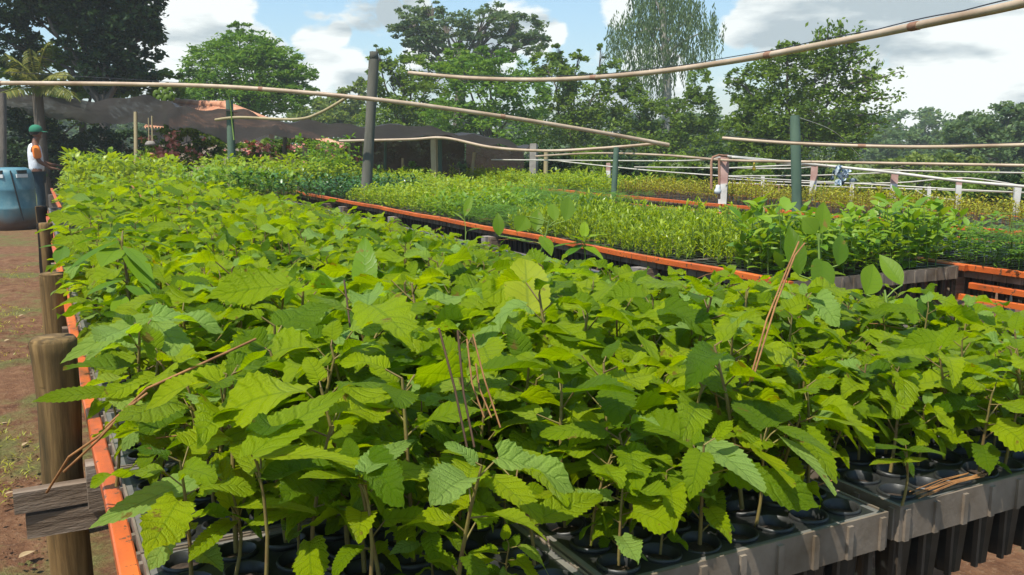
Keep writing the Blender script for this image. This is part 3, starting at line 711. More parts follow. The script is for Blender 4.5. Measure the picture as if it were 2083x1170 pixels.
# ------------------------------------------------------------------ single plants with large leaves
def leaf_px(mb, b, t, wid, up=(0, 0, 1), **k):
    b = np.array(b); t = np.array(t); L_ = np.linalg.norm(t-b); leaf(mb, b, t-b, up, L_, wid, **k)
def px_plant(name, label, base, mats, leaves, stemw=.003, cat='seedling', top=None):
    """base: world foot; leaves: (px,py,depth of leaf base; px,py,depth of tip; width m; options)"""
    sc = .85 if leaves[0][2] > 2.5 and leaves[0][2] < 3 else .93 if leaves[0][2] < 2.5 else 1.
    leaves = [(l[0], l[1], l[2]*sc, l[3], l[4], l[5]*sc, l[6]*(sc if sc > .9 else .9))+tuple(l[7:]) for l in leaves]
    base = np.mean([W(*l[:3]) for l in leaves], axis=0); base[2] = TOP
    t = thing(name, label, cat, base); st, lf = MB(), MB()
    hi = max(W(*l[:3])[2] for l in leaves) if top is None else None
    bs = [W(*l[:3]) for l in leaves]
    topp = np.mean([b for b in bs if b[2] > hi-.06], axis=0) if top is None else W(*top)
    P = lambda u: base+(topp-base)*u+np.array([.01*math.sin(u*3), 0, 0])
    stemw *= 1.35 if mats[1] == 'ovaldark' else 1
    st.tube([P(u) for u in (0, .25, .5, .75, 1)], [stemw, stemw*.9, stemw*.8, stemw*.7, stemw*.5], 6, False)
    for l, b in zip(leaves, bs):
        u = max(.1, min(1, (b[2]-base[2]-.03)/(topp[2]-base[2]+1e-6)))
        st.tube([P(u), (P(u)+b)/2+np.array([0, 0, .004]), b], [stemw*.45]*3, 4, False)
        kw = dict(droop=.15, fold=.15, teeth=.14, nv=14, nu=4, prof='ovate', rnd=.6, wav=.06)
        kw.update(l[7] if len(l) > 7 else {}); up = kw.pop('up', (0, 0, 1))
        leaf_px(lf, b, W(*l[3:6]), l[6], up, **kw)
    part('stem', st, M[mats[0]], t); part('leaves', lf, M[mats[1]], t); return t
camv = lambda px, py: -raydir(px, py)
SM = dict(teeth=0, prof='ellip', nv=10, nu=3, wav=.02)
px_plant('broadleaf_seedling', 'seedling whose long pointed leaf reaches out over the left bench edge above the orange rail', (.31, 1.36, TOP), ('stem', 'broad'), [
    (432, 962, 1.35, 168, 1062, 1.27, .062, dict(up=(0, -.5, 1), droop=.1, rnd=.85)), (470, 1030, 1.36, 440, 905, 1.42, .05, dict(up=(0, -1, .3), rnd=.7)),
    (485, 1030, 1.33, 640, 1010, 1.25, .05), (470, 1060, 1.34, 380, 1120, 1.22, .05, dict(rnd=.3)), (500, 1010, 1.36, 480, 900, 1.5, .05, dict(rnd=.7))])
px_plant('broadleaf_seedling', 'seedling with one large shiny veined leaf arching up near the bottom left', (.48, 1.32, TOP), ('stem', 'broad'), [
    (512, 925, 1.22, 700, 768, 1.36, .085, dict(up=(-.55, -.5, .8), droop=.12, rnd=.5)), (530, 930, 1.25, 728, 905, 1.18, .066, dict(rnd=.8)),
    (520, 960, 1.24, 470, 860, 1.4, .05)])
px_plant('broadleaf_seedling', 'seedling with two broad flat leaves spread at bottom centre left', (.60, 1.26, TOP), ('stem', 'broad'), [
    (730, 975, 1.22, 610, 950, 1.15, .055, dict(rnd=.3)), (740, 985, 1.2, 860, 955, 1.28, .055, dict(rnd=.3)), (742, 960, 1.2, 845, 860, 1.36, .06, dict(rnd=.8)), (738, 960, 1.21, 640, 880, 1.35, .055, dict(rnd=.6))])
px_plant('broadleaf_seedling', 'seedling with two deeply toothed leaves facing the viewer near the right tray corner', (.98, 1.22, TOP), ('stem', 'broad'), [
    (1430, 895, 1.5, 1560, 990, 1.33, .085, dict(up=(-.1, -.75, .7), rnd=.62, droop=.05)), (1540, 915, 1.5, 1620, 985, 1.36, .075, dict(up=(.1, -.8, .7), rnd=.55, droop=.05)),
    (1590, 890, 1.52, 1720, 985, 1.38, .06, dict(up=(.3, -.6, .8), rnd=.6)), (1585, 870, 1.52, 1700, 910, 1.45, .05, dict(rnd=.9)),
    (1560, 870, 1.53, 1500, 800, 1.6, .09, dict(rnd=.8, prof='round')), (1570, 860, 1.55, 1620, 800, 1.6, .08, dict(rnd=.9, prof='round'))])
px_plant('broadleaf_seedling', 'seedling with a pair of long veined leaves at bottom centre', (.78, 1.18, TOP), ('stem', 'broad'), [
    (1100, 1055, 1.28, 1240, 985, 1.38, .06, dict(rnd=.55, up=(-.1, -.5, 1))), (1060, 920, 1.4, 1165, 1010, 1.3, .065, dict(rnd=.5, up=(.1, -.6, .8))),
    (1000, 970, 1.36, 1110, 1040, 1.25, .07, dict(rnd=.7, up=(.1, -.7, .8))), (1265, 1010, 1.42, 1400, 1040, 1.36, .055, dict(rnd=.5)), (1010, 940, 1.4, 900, 900, 1.35, .06)])
px_plant('broadleaf_seedling', 'small seedling alone at the front corner of the second bench', (1.43, 1.03, TOP), ('stem', 'broad'), [
    (1838, 915, 1.62, 1768, 895, 1.56, .045, dict(rnd=.75)), (1845, 915, 1.62, 1925, 915, 1.58, .045, dict(rnd=.8)), (1838, 940, 1.6, 1770, 930, 1.55, .035, dict(rnd=.3)), (1845, 940, 1.6, 1890, 925, 1.62, .03, dict(rnd=.4)),
    (1842, 905, 1.62, 1820, 885, 1.66, .03, dict(rnd=.9))], stemw=.0025)
px_plant('broadleaf_seedling', 'seedling holding a very large yellow lit leaf above the centre of the canopy', (.95, 2.05, TOP), ('stem', 'yellow'), [
    (1075, 640, 2.25, 1068, 528, 2.4, .155, dict(up=(-.35, -.85, .35), prof='round', teeth=.06, rnd=.6, droop=.0)),
    (1085, 640, 2.25, 1160, 600, 2.3, .07, dict(rnd=.4, teeth=.08))])
px_plant('broadleaf_seedling', 'seedling with an upright dark green leaf left of the large yellow one', (.72, 2.2, TOP), ('stem', 'smooth'), [
    (742, 590, 2.3, 742, 482, 2.42, .085, dict(up=(-.4, -.85, .2), rnd=.2, droop=.0, teeth=.08)), (745, 590, 2.3, 860, 640, 2.15, .09, dict(rnd=.15, teeth=.1)), (740, 592, 2.3, 640, 560, 2.4, .07, dict(rnd=.3, teeth=.1))])
px_plant('broadleaf_seedling', 'seedling with a long toothed leaf pointing left past the log post', (.24, 1.95, TOP), ('stem', 'broad'), [
    (300, 650, 1.95, 108, 722, 1.85, .075, dict(rnd=.85, up=(0, -.5, 1))), (310, 650, 1.95, 420, 760, 1.75, .085, dict(rnd=.85, up=(.1, -.6, 1))), (305, 655, 1.95, 440, 640, 2.05, .07, dict(rnd=.9))])
px_plant('broadleaf_seedling', 'seedling with a pale leaf lying flat before the log post', (.20, 1.72, TOP), ('stem', 'broad'), [
    (220, 800, 1.7, 62, 800, 1.62, .06, dict(rnd=.25, up=(0, -.4, 1))), (225, 800, 1.7, 300, 770, 1.75, .06, dict(rnd=.35)), (225, 805, 1.7, 340, 860, 1.6, .06, dict(rnd=.85))])
px_plant('smooth_leaf_seedling', 'smooth leaved plant with long hanging leaves at the left edge of the near bench', (.31, 2.8, TOP), ('stem', 'smooth'), [
    (240, 505, 2.9, 205, 530, 2.75, .075, dict(SM, rnd=.35, up=(-.2, -.8, .7))), (245, 490, 2.9, 120, 540, 2.8, .07, dict(SM, rnd=.95)), (250, 480, 2.9, 385, 500, 3.0, .075, dict(SM, rnd=.99)),
    (250, 500, 2.88, 318, 545, 2.7, .05, dict(SM, rnd=.3, up=(.3, -.7, .7))), (248, 510, 2.88, 330, 590, 2.65, .05, dict(SM, rnd=.2)), (240, 485, 2.9, 150, 478, 3.0, .05, dict(SM, rnd=.9)),
    (250, 570, 2.8, 170, 590, 2.7, .05, dict(SM, rnd=.1)), (255, 580, 2.8, 340, 615, 2.65, .05, dict(SM, rnd=.05)), (250, 600, 2.8, 235, 645, 2.65, .05, dict(SM, rnd=.4)), (250, 470, 2.92, 330, 470, 3.05, .05, dict(SM, rnd=.9))], stemw=.005)
px_plant('smooth_leaf_seedling', 'plant with rounded pale leaves hanging over the second log post', (.17, 3.3, TOP), ('stem_green', 'smooth'), [
    (130, 500, 3.5, 75, 498, 3.45, .05, dict(SM, rnd=.9)), (130, 500, 3.5, 118, 538, 3.4, .06, dict(SM, rnd=.95)), (145, 505, 3.5, 190, 480, 3.55, .05, dict(SM, rnd=.5))])
px_plant('oval_leaf_plant', 'tallest plant with large oval leaves rising beside the straw stalk', (1.95, 2.28, TOP), ('stem_green', 'ovaldark'), [
    (1668, 475, 2.95, 1682, 402, 3.0, .055, dict(SM, rnd=.5, up=(-.4, -.9, .1))), (1660, 475, 2.95, 1634, 440, 2.95, .06, dict(SM, rnd=.4, up=(-.4, -.9, .2))), (1705, 540, 2.9, 1716, 470, 2.95, .055, dict(SM, rnd=.02, up=(-.4, -.9, .1))),
    (1672, 530, 2.9, 1675, 600, 2.8, .10, dict(SM, rnd=.2, prof='round', up=(-.4, -.9, .2))), (1625, 560, 2.95, 1610, 450, 2.98, .07, dict(SM, rnd=.15, up=(-.4, -.9, .1))), (1675, 600, 2.85, 1705, 640, 2.75, .04, dict(SM, rnd=.9)),
    (1660, 620, 2.85, 1625, 585, 2.9, .05, dict(SM, rnd=.6)), (1690, 610, 2.85, 1740, 640, 2.75, .04, dict(SM, rnd=.7))], stemw=.004)
px_plant('oval_leaf_plant', 'plant with two large upright oval leaves right of the tallest one', (2.05, 2.05, TOP), ('stem_green', 'ovaldark'), [
    (1762, 600, 2.75, 1785, 530, 2.8, .075, dict(SM, rnd=.6, up=(-.4, -.9, .1))), (1835, 580, 2.8, 1790, 510, 2.85, .055, dict(SM, rnd=.55, up=(-.4, -.9, .1))), (1880, 660, 2.6, 1890, 590, 2.65, .06, dict(SM, rnd=.8, up=(-.4, -.9, .1))),
    (1860, 660, 2.6, 1850, 590, 2.65, .055, dict(SM, rnd=.5, up=(-.4, -.9, .1))), (1760, 640, 2.7, 1740, 610, 2.75, .045, dict(SM, rnd=.1))], stemw=.004)
px_plant('oval_leaf_plant', 'clump of upright oval leaves before the orange rail at centre', (1.95, 3.9, TOP), ('stem_green', 'ovaldark'), [
    (1070, 440, 4.4, 1052, 470, 4.35, .09, dict(SM, rnd=.6, up=(-.4, -.9, .2))), (1090, 470, 4.4, 1095, 420, 4.45, .07, dict(SM, rnd=.5, up=(-.4, -.9, .1))), (1150, 450, 4.4, 1160, 390, 4.5, .075, dict(SM, rnd=.3, up=(-.4, -.9, .1))),
    (1130, 450, 4.4, 1120, 405, 4.5, .06, dict(SM, rnd=.5, up=(-.4, -.9, .1))), (1015, 480, 4.5, 1013, 430, 4.5, .06, dict(SM, rnd=.5, up=(-.4, -.9, .1))), (1100, 480, 4.3, 1125, 515, 4.2, .07, dict(SM, rnd=.6)), (1060, 490, 4.3, 1030, 480, 4.3, .06, dict(SM, rnd=.7))], stemw=.004)
px_plant('broadleaf_seedling', 'taller leafy seedling that covers the orange rail right of the central oval clump', (1.7, 3.0, TOP), ('stem_green', 'smooth'), [
    (1185, 490, 3.6, 1150, 470, 3.55, .06, dict(rnd=.5)), (1190, 485, 3.6, 1235, 470, 3.6, .06, dict(rnd=.7)), (1188, 500, 3.6, 1230, 520, 3.5, .06, dict(rnd=.4)), (1185, 500, 3.6, 1145, 515, 3.5, .06, dict(rnd=.8)),
    (1188, 480, 3.6, 1190, 445, 3.65, .05, dict(rnd=.6, up=(-.4, -.9, .1))), (1192, 495, 3.6, 1260, 500, 3.6, .055, dict(rnd=.3)), (1183, 495, 3.6, 1115, 495, 3.6, .055, dict(rnd=.9))], stemw=.004)
px_plant('oval_leaf_plant', 'small upright plant with pointed leaves left of the central clump', (1.75, 4.4, TOP), ('stem_green', 'smooth'), [
    (945, 440, 4.8, 960, 392, 4.85, .045, dict(SM, rnd=.3, up=(-.4, -.9, .1))), (945, 450, 4.8, 920, 425, 4.8, .045, dict(SM, rnd=.8)), (950, 470, 4.8, 985, 460, 4.8, .05, dict(SM, rnd=.9)), (925, 500, 4.6, 905, 470, 4.65, .05, dict(SM, rnd=.2))], stemw=.003)

def twig(name, label, pts, rad, mat, cat='twig', fork=None):
    mb = MB()
    for pp in (pts if isinstance(pts[0], list) else [pts]): mb.tube([W(*p) for p in pp], rad, 5)
    return solo(name, mb, M[mat], label, cat)
twig('dry_stalk', 'long orange straw stalk leaning right beside the tallest oval leaved plant', [[(1525, 775, 1.48), (1560, 650, 1.56), (1600, 550, 1.65), (1625, 492, 1.7)], [(1530, 775, 1.48), (1578, 620, 1.57), (1617, 520, 1.66), (1637, 495, 1.7)]], .0017, 'straw', 'stalk')
twig('dry_stalk', 'bunch of dry straw hanging over the left bench edge', [[(95, 1002, 1.55), (140, 930, 1.5), (205, 885, 1.45), (280, 815, 1.4)], [(130, 960, 1.5), (200, 895, 1.45), (260, 830, 1.4), (300, 800, 1.42)], [(215, 870, 1.45), (300, 790, 1.42), (400, 745, 1.4), (520, 690, 1.5)]], .0022, 'straw', 'stalk')
twig('bare_twig', 'pair of dark bare twigs standing up from the canopy at centre', [[(950, 910, 1.2), (925, 790, 1.22), (893, 668, 1.24)], [(965, 910, 1.2), (943, 800, 1.22), (931, 672, 1.24)]], .0017, 'twig')
twig('dry_stalk', 'group of short orange straws right of the dark twigs', [[(985, 850, 1.25), (960, 780, 1.27), (950, 690, 1.3)], [(1018, 870, 1.25), (985, 770, 1.27), (962, 680, 1.3)], [(1000, 850, 1.25), (975, 790, 1.28), (968, 740, 1.3)]], .0014, 'straw', 'stalk')
twig('bare_twig', 'thin dark twig standing left of the upright dark leaf', [(712, 665, 1.6), (706, 615, 1.62), (700, 570, 1.64)], .0018, 'twig')
twig('dry_stalk', 'long pale grass stalk slanting across the far left canopy', [(268, 378, 6.5), (300, 415, 6.3), (330, 455, 6.1)], .006, 'straw', 'stalk')
twig('dry_stalk', 'cluster of upright straw stalks beside the round leaves near the tray corner', [[(1470, 900, 1.52), (1465, 850, 1.52), (1455, 800, 1.55)], [(1480, 895, 1.52), (1490, 850, 1.52), (1505, 800, 1.55)], [(1490, 895, 1.52), (1505, 850, 1.55), (1520, 820, 1.58)], [(1475, 895, 1.52), (1478, 840, 1.55), (1480, 790, 1.6)]], .002, 'straw', 'stalk')
R = random.Random(5)
for i in range(70):                                   # needles lying in the canopy
    x = R.uniform(.15, 2.2); y = R.uniform(1.2, 6); z = TOP+R.uniform(.14, .2); a = R.uniform(0, 3.14); l = R.uniform(.05, .13)
    mb = MB(); d = np.array([math.cos(a), math.sin(a), R.uniform(-.3, .3)])*l; c = np.array([x, y, z])
    mb.tube([c-d/2, c+np.array([0, 0, .006]), c+d/2], .0011, 4); solo('pine_needle', mb, M['straw'], 'dry orange needle caught among the seedling leaves', 'needle', 'dry needles in the canopy')
mb = MB(); mb.tube([WZ(1565, 1010, .962), WZ(1640, 995, .965), WZ(1700, 975, .975)], .0012, 4)
solo('pine_needle', mb, M['straw'], 'thin orange needle lying across the tray corner at the lower right', 'needle')
for i in range(9):
    mb = MB(); a = WZ(1870+R.uniform(-25, 25), 1008+R.uniform(-8, 8), .962); b = WZ(1985+R.uniform(-25, 25), 968+R.uniform(-6, 6), .965); mb.tube([a, (a+b)/2+(0, 0, .004), b], .0011, 4)
    solo('pine_needle', mb, M['straw'], 'orange needle in the bundle lying on the front edge of the second bench', 'needle', 'needles bundled on the second bench edge')
cl = MB()
for px, py in ((1375, 862), (1432, 893), (1525, 905)):
    p = WZ(px, py, .955); cl.box(p+(0, 0, .012), (.02, .03, .025)); 
# ------------------------------------------------------------------ ground details
R = random.Random(15); gt = MB()
for i in range(2600):
    y = R.uniform(2.4, 13); x = R.uniform(-.02*y-.3, -.02) - R.random()*.12*y+.05
    if x > .05 or math.sin(x*3.1+y*1.7)+math.sin(y*2.9+x) < .1+R.uniform(-.6, .6): continue
    for j in range(4): leaf(gt, np.array([x+R.uniform(-.02, .02), y+R.uniform(-.02, .02), .0]), dirv(R.uniform(0, 6.28), R.uniform(.4, 1.3)), (0, R.uniform(-.5, .5), 1), R.uniform(.02, .05), .006, .4, 0, nv=2, nu=1, prof='lance', rnd=R.random())
tag(part('grass', gt, M['redstem']), 'sparse short grass on the red path left of the bench', 'grass', kind='stuff')
for i, (px, py, s_) in enumerate(((38, 1135, .035), (60, 775, .03), (30, 1000, .02), (55, 900, .022), (20, 690, .03), (48, 640, .03), (15, 860, .02))):
    mb = MB(); leaf(mb, WZ(px, py, .012), (R.uniform(-1, 1), R.uniform(-1, 1), .05), (0, 0, 1), s_*2.2, s_, .1, .3, nv=6, nu=2, prof='ellip')
    solo('fallen_leaf', mb, M['dry'], 'dry fallen leaf on the red earth path', 'leaf', 'fallen leaves on the path')
cl = MB(); R = random.Random(16)
for i in range(1500):
    y = R.uniform(2.4, 9); x = R.uniform(-.35*y*.3-.4, .02); s_ = R.uniform(.004, .014)
    q = np.array([[1,0,0],[0,1,0],[-1,0,0],[0,-1,0],[0,0,.8]])*s_*np.array([R.uniform(.6, 1.2), R.uniform(.6, 1.2), 1])+np.array([x, y, .005])
    cl.add(q, [[0, 1, 4], [1, 2, 4], [2, 3, 4], [3, 0, 4]], r=R.random())
tag(part('soil_crumbs', cl, M['ground'], smooth=False), 'loose crumbs of red earth on the path', 'soil', kind='stuff')

# ------------------------------------------------------------------ drum and person
def drum():
    c = W(28, 465, 16.5); c[2] = 0
    t = thing('plastic_drum', 'large teal plastic drum with two moulded handles on the path', 'drum', c)
    b = MB(); r = .40
    prof = [(0, .0), (r*.86, .0), (r*.93, .02), (r*.97, .08), (r*1.0, .2), (r*1.0, .33), (r*1.015, .345), (r*1.0, .36), (r*1.0, .62), (r*1.015, .64), (r*1.0, .66), (r*.985, .8), (r*.95, .88), (r*.86, .955), (r*.7, .985), (r*.3, .99), (0, .99)]
    b.lathe([(q, z*1.12) for q, z in prof], c, 40); part('drum_body', b, M['drum'], t)
    for dx in (-.17, .2):
        yy = -math.sqrt((r*.93)**2-dx*dx); a_ = math.atan2(dx, -yy)
        h = MB(); h.box(c+np.array([dx, yy+.02, 1.035]), (.17, .06, .06), rz=a_); part('handle_opening_shade', h, M['drumdark'], t, False)  # dark block, the shade of the handle hollow put into its colour
        h = MB(); h.box(c+np.array([dx, yy-.005, .965]), (.2, .05, .06), rz=a_); part('grip', h, M['whitepl'], t, False)
    s_ = MB(); s_.tube([c+np.array([.03+.0*q, -r*1.0-.004+(.03 if q == 0 else 0), 1.06-q*.22])+np.array([.035*q, 0, 0]) for q in range(5)], .012, 6); part('seam', s_, M['drumdark'], t)
drum()
def skin(name, verts, edges, radii, mat, parent, root=0, sub=2):
    me = bpy.data.meshes.new(name); me.from_pydata([tuple(v) for v in verts], edges, []); o = bpy.data.objects.new(name, me); COL.objects.link(o); o.parent = parent
    m = o.modifiers.new('Skin', 'SKIN'); m.use_smooth_shade = True
    lay = me.skin_vertices[0].data if len(me.skin_vertices) else None
    if lay is None:
        bpy.context.view_layer.objects.active = o
        bpy.ops.mesh.customdata_skin_add(); lay = me.skin_vertices[0].data
    for i, r in enumerate(radii): lay[i].radius = (r, r) if np.isscalar(r) else r; lay[i].use_root = (i == root)
    s_ = o.modifiers.new('Sub', 'SUBSURF'); s_.levels = sub; s_.render_levels = sub
    me.materials.append(mat); return o
def person():
    foot = W(84, 455, 17.5); foot[2] = 0
    t = thing('person', 'person in green cap and white shirt with orange sleeves reaching over the seedlings', 'person', foot)
    t.rotation_euler = (0, 0, .08); t.scale = (1.04,)*3              # local +x is the way the person faces
    V = [(0, 0, .95), (.0, 0, 1.1), (-.01, 0, 1.28), (-.01, 0, 1.42), (.01, 0, 1.50), (.03, 0, 1.56), (.045, 0, 1.66), (.045, 0, 1.74),
         (0, -.1, .9), (.03, -.1, .5), (0, -.1, .1), (.03, -.1, .05), (.14, -.1, .04),
         (0, .1, .9), (.05, .1, .5), (.03, .1, .1), (.06, .1, .05), (.17, .1, .04),
         (-.01, -.17, 1.42), (.02, -.22, 1.16), (.2, -.2, 1.03), (.27, -.2, 1.02),
         (-.01, .17, 1.42), (.05, .22, 1.16), (.27, .2, 1.08), (.34, .2, 1.08)]
    E = [(0,1),(1,2),(2,3),(3,4),(4,5),(5,6),(6,7),(0,8),(8,9),(9,10),(10,11),(11,12),(0,13),(13,14),(14,15),(15,16),(16,17),(3,18),(18,19),(19,20),(20,21),(3,22),(22,23),(23,24),(24,25)]
    Rr = [(.12, .15), (.11, .14), (.115, .16), (.10, .14), .055, .055, (.095, .08), (.075, .07), .085, .055, .04, .04, .03, .085, .055, .04, .04, .03, .055, .042, .028, .025, .055, .042, .028, .025]
    for (hx, hy, hz) in ((.27, -.2, 1.02), (.34, .2, 1.08)):      # fingers and thumb grow from the palm
        pi = 21 if hy < 0 else 25
        for k, (dy, l) in enumerate(((-.028, .06), (-.01, .07), (.01, .066), (.028, .052))):
            V += [(hx+.03, hy+dy, hz-.003), (hx+.03+l*.6, hy+dy*1.2, hz-.012), (hx+.03+l, hy+dy*1.2, hz-.035)]; a = len(V)-3; E += [(pi, a), (a, a+1), (a+1, a+2)]; Rr += [.011, .009, .008]
        sg = 1 if hy < 0 else -1
        V += [(hx+.01, hy+sg*.035, hz-.005), (hx+.045, hy+sg*.055, hz-.015)]; a = len(V)-2; E += [(pi, a), (a, a+1)]; Rr += [.012, .009]
    V += [(.125, 0, 1.655), (.14, 0, 1.635), (.115, 0, 1.60), (.04, -.085, 1.65), (.04, .085, 1.65)]; a = len(V)-5
    E += [(6, a), (a, a+1), (5, a+2), (6, a+3), (6, a+4)]; Rr += [.022, .016, .03, .018, .018]
    skin('body', V, E, Rr, M['skin'], t)
    skin('shirt', [(0, 0, .93), (0, 0, 1.08), (-.012, 0, 1.27), (-.012, 0, 1.41), (0, 0, 1.485)], [(0,1),(1,2),(2,3),(3,4)], [(.15, .18), (.135, .17), (.14, .185), (.12, .18), (.075, .09)], M['shirt'], t)
    skin('sleeve', [(-.01, -.15, 1.44), (.0, -.2, 1.34), (.012, -.215, 1.19)], [(0,1),(1,2)], [.07, .078, .072], M['orangecloth'], t)
    skin('sleeve', [(-.01, .15, 1.44), (.0, .2, 1.34), (.03, .215, 1.19)], [(0,1),(1,2)], [.07, .078, .072], M['orangecloth'], t)
    skin('trousers', [(0, 0, .97), (0, -.1, .86), (.03, -.1, .5), (0, -.1, .1), (0, .1, .86), (.05, .1, .5), (.03, .1, .1)], [(0,1),(1,2),(2,3),(0,4),(4,5),(5,6)], [(.13, .16), .105, .08, .07, .105, .08, .07], M['navy'], t)
    h = MB(); k = 20; c = np.array([.035, 0, 1.70])
    h.lathe([(.112, -.015), (.115, .01), (.108, .05), (.085, .085), (.045, .108), (0, .114)], c, k)
    br = []
    for j in range(9):
        a_ = -1.1+2.2*j/8; br.append(c+np.array([.105*math.cos(a_), .105*math.sin(a_), .0])); br.append(c+np.array([.105*math.cos(a_)+.10*math.cos(a_*.9)**.8, .1*math.sin(a_), -.018]))
    h.add(br, [[2*j, 2*j+1, 2*j+3, 2*j+2] for j in range(8)]); h.add(np.array(br)-(0, 0, .006), [[2*j, 2*j+2, 2*j+3, 2*j+1] for j in range(8)])
    arr = h.arrays(); cap = bpy.data.objects.new('cap', mesh_from(arr, 'cap', M['greencloth'])); COL.objects.link(cap); cap.parent = t
    hr = MB(); hr.lathe([(.09, -.07), (.104, -.03), (.104, .01)], c-(.01, 0, 0), 16); ho = bpy.data.objects.new('hair', mesh_from(hr.arrays(), 'hair', M['hair'])); COL.objects.link(ho); ho.parent = t; ho.scale = (.97, .95, 1); 
    for sy in (-.1, .1):
        bb = MB(); bb.tube([(-.03, sy, .05), (.06, sy, .05), (.16, sy, .035), (.19, sy, .03)], [.05, .052, .045, .03], 10); oo = bpy.data.objects.new('boot', mesh_from(bb.arrays(), 'boot', M['boot'])); COL.objects.link(oo); oo.parent = t
    e = MB()
    for sy in (-.032, .032): e.lathe([(0, -.008), (.008, 0), (0, .008)], (.135, sy, 1.675), 8)
    eo = bpy.data.objects.new('eyes', mesh_from(e.arrays(), 'eyes', M['hair'])); COL.objects.link(eo); eo.parent = t
person()

# ------------------------------------------------------------------ posts, pipes, nets
def vpost(name, label, cat, px, ptop, d, wpx, mat, px2=None, pbot=None, group=None, square=False, k=9, extra=None):
    top = W(px, ptop, d); r = wpx/F*d/2
    bot = W(px2 if px2 else px, pbot if pbot else ptop+100, d)
    sl = (top-bot)/(top[2]-bot[2]); foot = top-sl*(top[2]+.05)
    foot[:2] = top[:2]-np.clip((top-foot)[:2], -.35, .35)
    mb = MB(); R = random.Random(int(px))
    n = 12; pts = [foot+(top-foot)*i/(n-1) for i in range(n)]
    if square: mb.tube(pts, [r*1.3]*n, 4, rng=R, jit=.05)
    else: mb.tube(pts, [r*(1.12-.14*i/(n-1))*(1+R.uniform(-.06, .06)) for i in range(n)], k, rng=R, jit=.03, ridge=.09)
    if extra == 'notch':
        mb.box(top+(0, 0, .04), (r*1.5, r*.8, .1), rz=.4)
    loc = foot.copy(); loc[2] = 0
    return solo(name, mb, M[mat], label, cat, group, not square, loc=loc)
vpost('wooden_post', 'tallest grey weathered wooden post standing left of centre', 'post', 761, 122, 10, 21, 'greypost', 747, 360, extra='notch')
vpost('wooden_post', 'thick green mossy round post on the right', 'post', 1617, 236, 8.0, 21, 'greenpost', 1621, 420)
vpost('wooden_post', 'slim green grey post standing right of centre', 'post', 1254, 300, 9.5, 11, 'greenpost', 1249, 385)
vpost('wooden_post', 'dark leaning post holding up the sagging shade net', 'post', 466, 205, 14, 15, 'greenpost', 471, 320)
vpost('bamboo_pole', 'pale bamboo pole under the left part of the shade net', 'pole', 276, 228, 15.5, 8, 'bamboo', 277, 325)
vpost('wooden_post', 'pale square timber post at the right end of the net shelter', 'post', 883, 278, 14, 12, 'bamboo', 884, 365, square=True)
vpost('wooden_post', 'greenish post just right of the pale timber post', 'post', 895, 280, 14.2, 9, 'greenpost', 895, 365)
vpost('wooden_post', 'thin green stake under the net right of the tallest post', 'post', 784, 284, 15, 6, 'greenpost', 783, 350)
vpost('wooden_post', 'short thin stake between the two net shelter posts', 'post', 819, 322, 15, 5, 'bamboo', 819, 355)
vpost('wooden_post', 'curved grey stake below the net before the flowers', 'post', 580, 280, 15, 8, 'greypost', 577, 330)
vpost('concrete_post', 'stout brown post at the far end of the lime seedlings', 'post', 1086, 293, 13.5, 15, 'concrete', 1085, 362, square=True)
vpost('wooden_post', 'yellow timber post beside the stout brown post', 'post', 1111, 309, 13.6, 9, 'bamboo', 1110, 362)
vpost('wooden_post', 'leaning pinkish stake behind the lime seedlings', 'post', 965, 310, 14.5, 7, 'bamboo', 960, 350)
vpost('wooden_post', 'mossy trunk like post at the left edge of the photo', 'post', 6, 190, 16.5, 14, 'bark', 6, 380)
P2 = [(1475, 316, 8.9, 18, 1469, 430, 'red and white concrete post at the end of the far orange rail'), (1657, 337, 9.6, 14, 1652, 400, 'leaning red and white post just right of the mossy green post'),
      (1820, 353, 8.9, 14, 1816, 400, 'red and white post behind the far bench, middle of the row'), (1951, 363, 8.6, 11, 1948, 410, 'red and white post behind the far bench, second from the right edge'), (2071, 378, 8.4, 13, 2066, 420, 'red and white post at the right edge of the photo')]
for (a, b, d, w_, a2, b2_, lab) in P2: vpost('painted_post', lab, 'post', a, b, d, w_, 'post2', a2, b2_, 'painted posts behind the far bench', square=True)
for (a, b, d, w_, lab) in ((1552, 357, 12.5, 8, 'small distant pink post left of the mossy green post'), (1733, 373, 12, 8, 'small distant pale post right of the mossy green post'), (1890, 380, 12, 7, 'small distant pale post between the painted posts'), (1238, 332, 13, 9, 'small pink post beside the slim green grey post')):
    vpost('painted_post', lab, 'post', a, b, d, w_, 'post2', a-1, b+50, 'small distant posts', square=True)

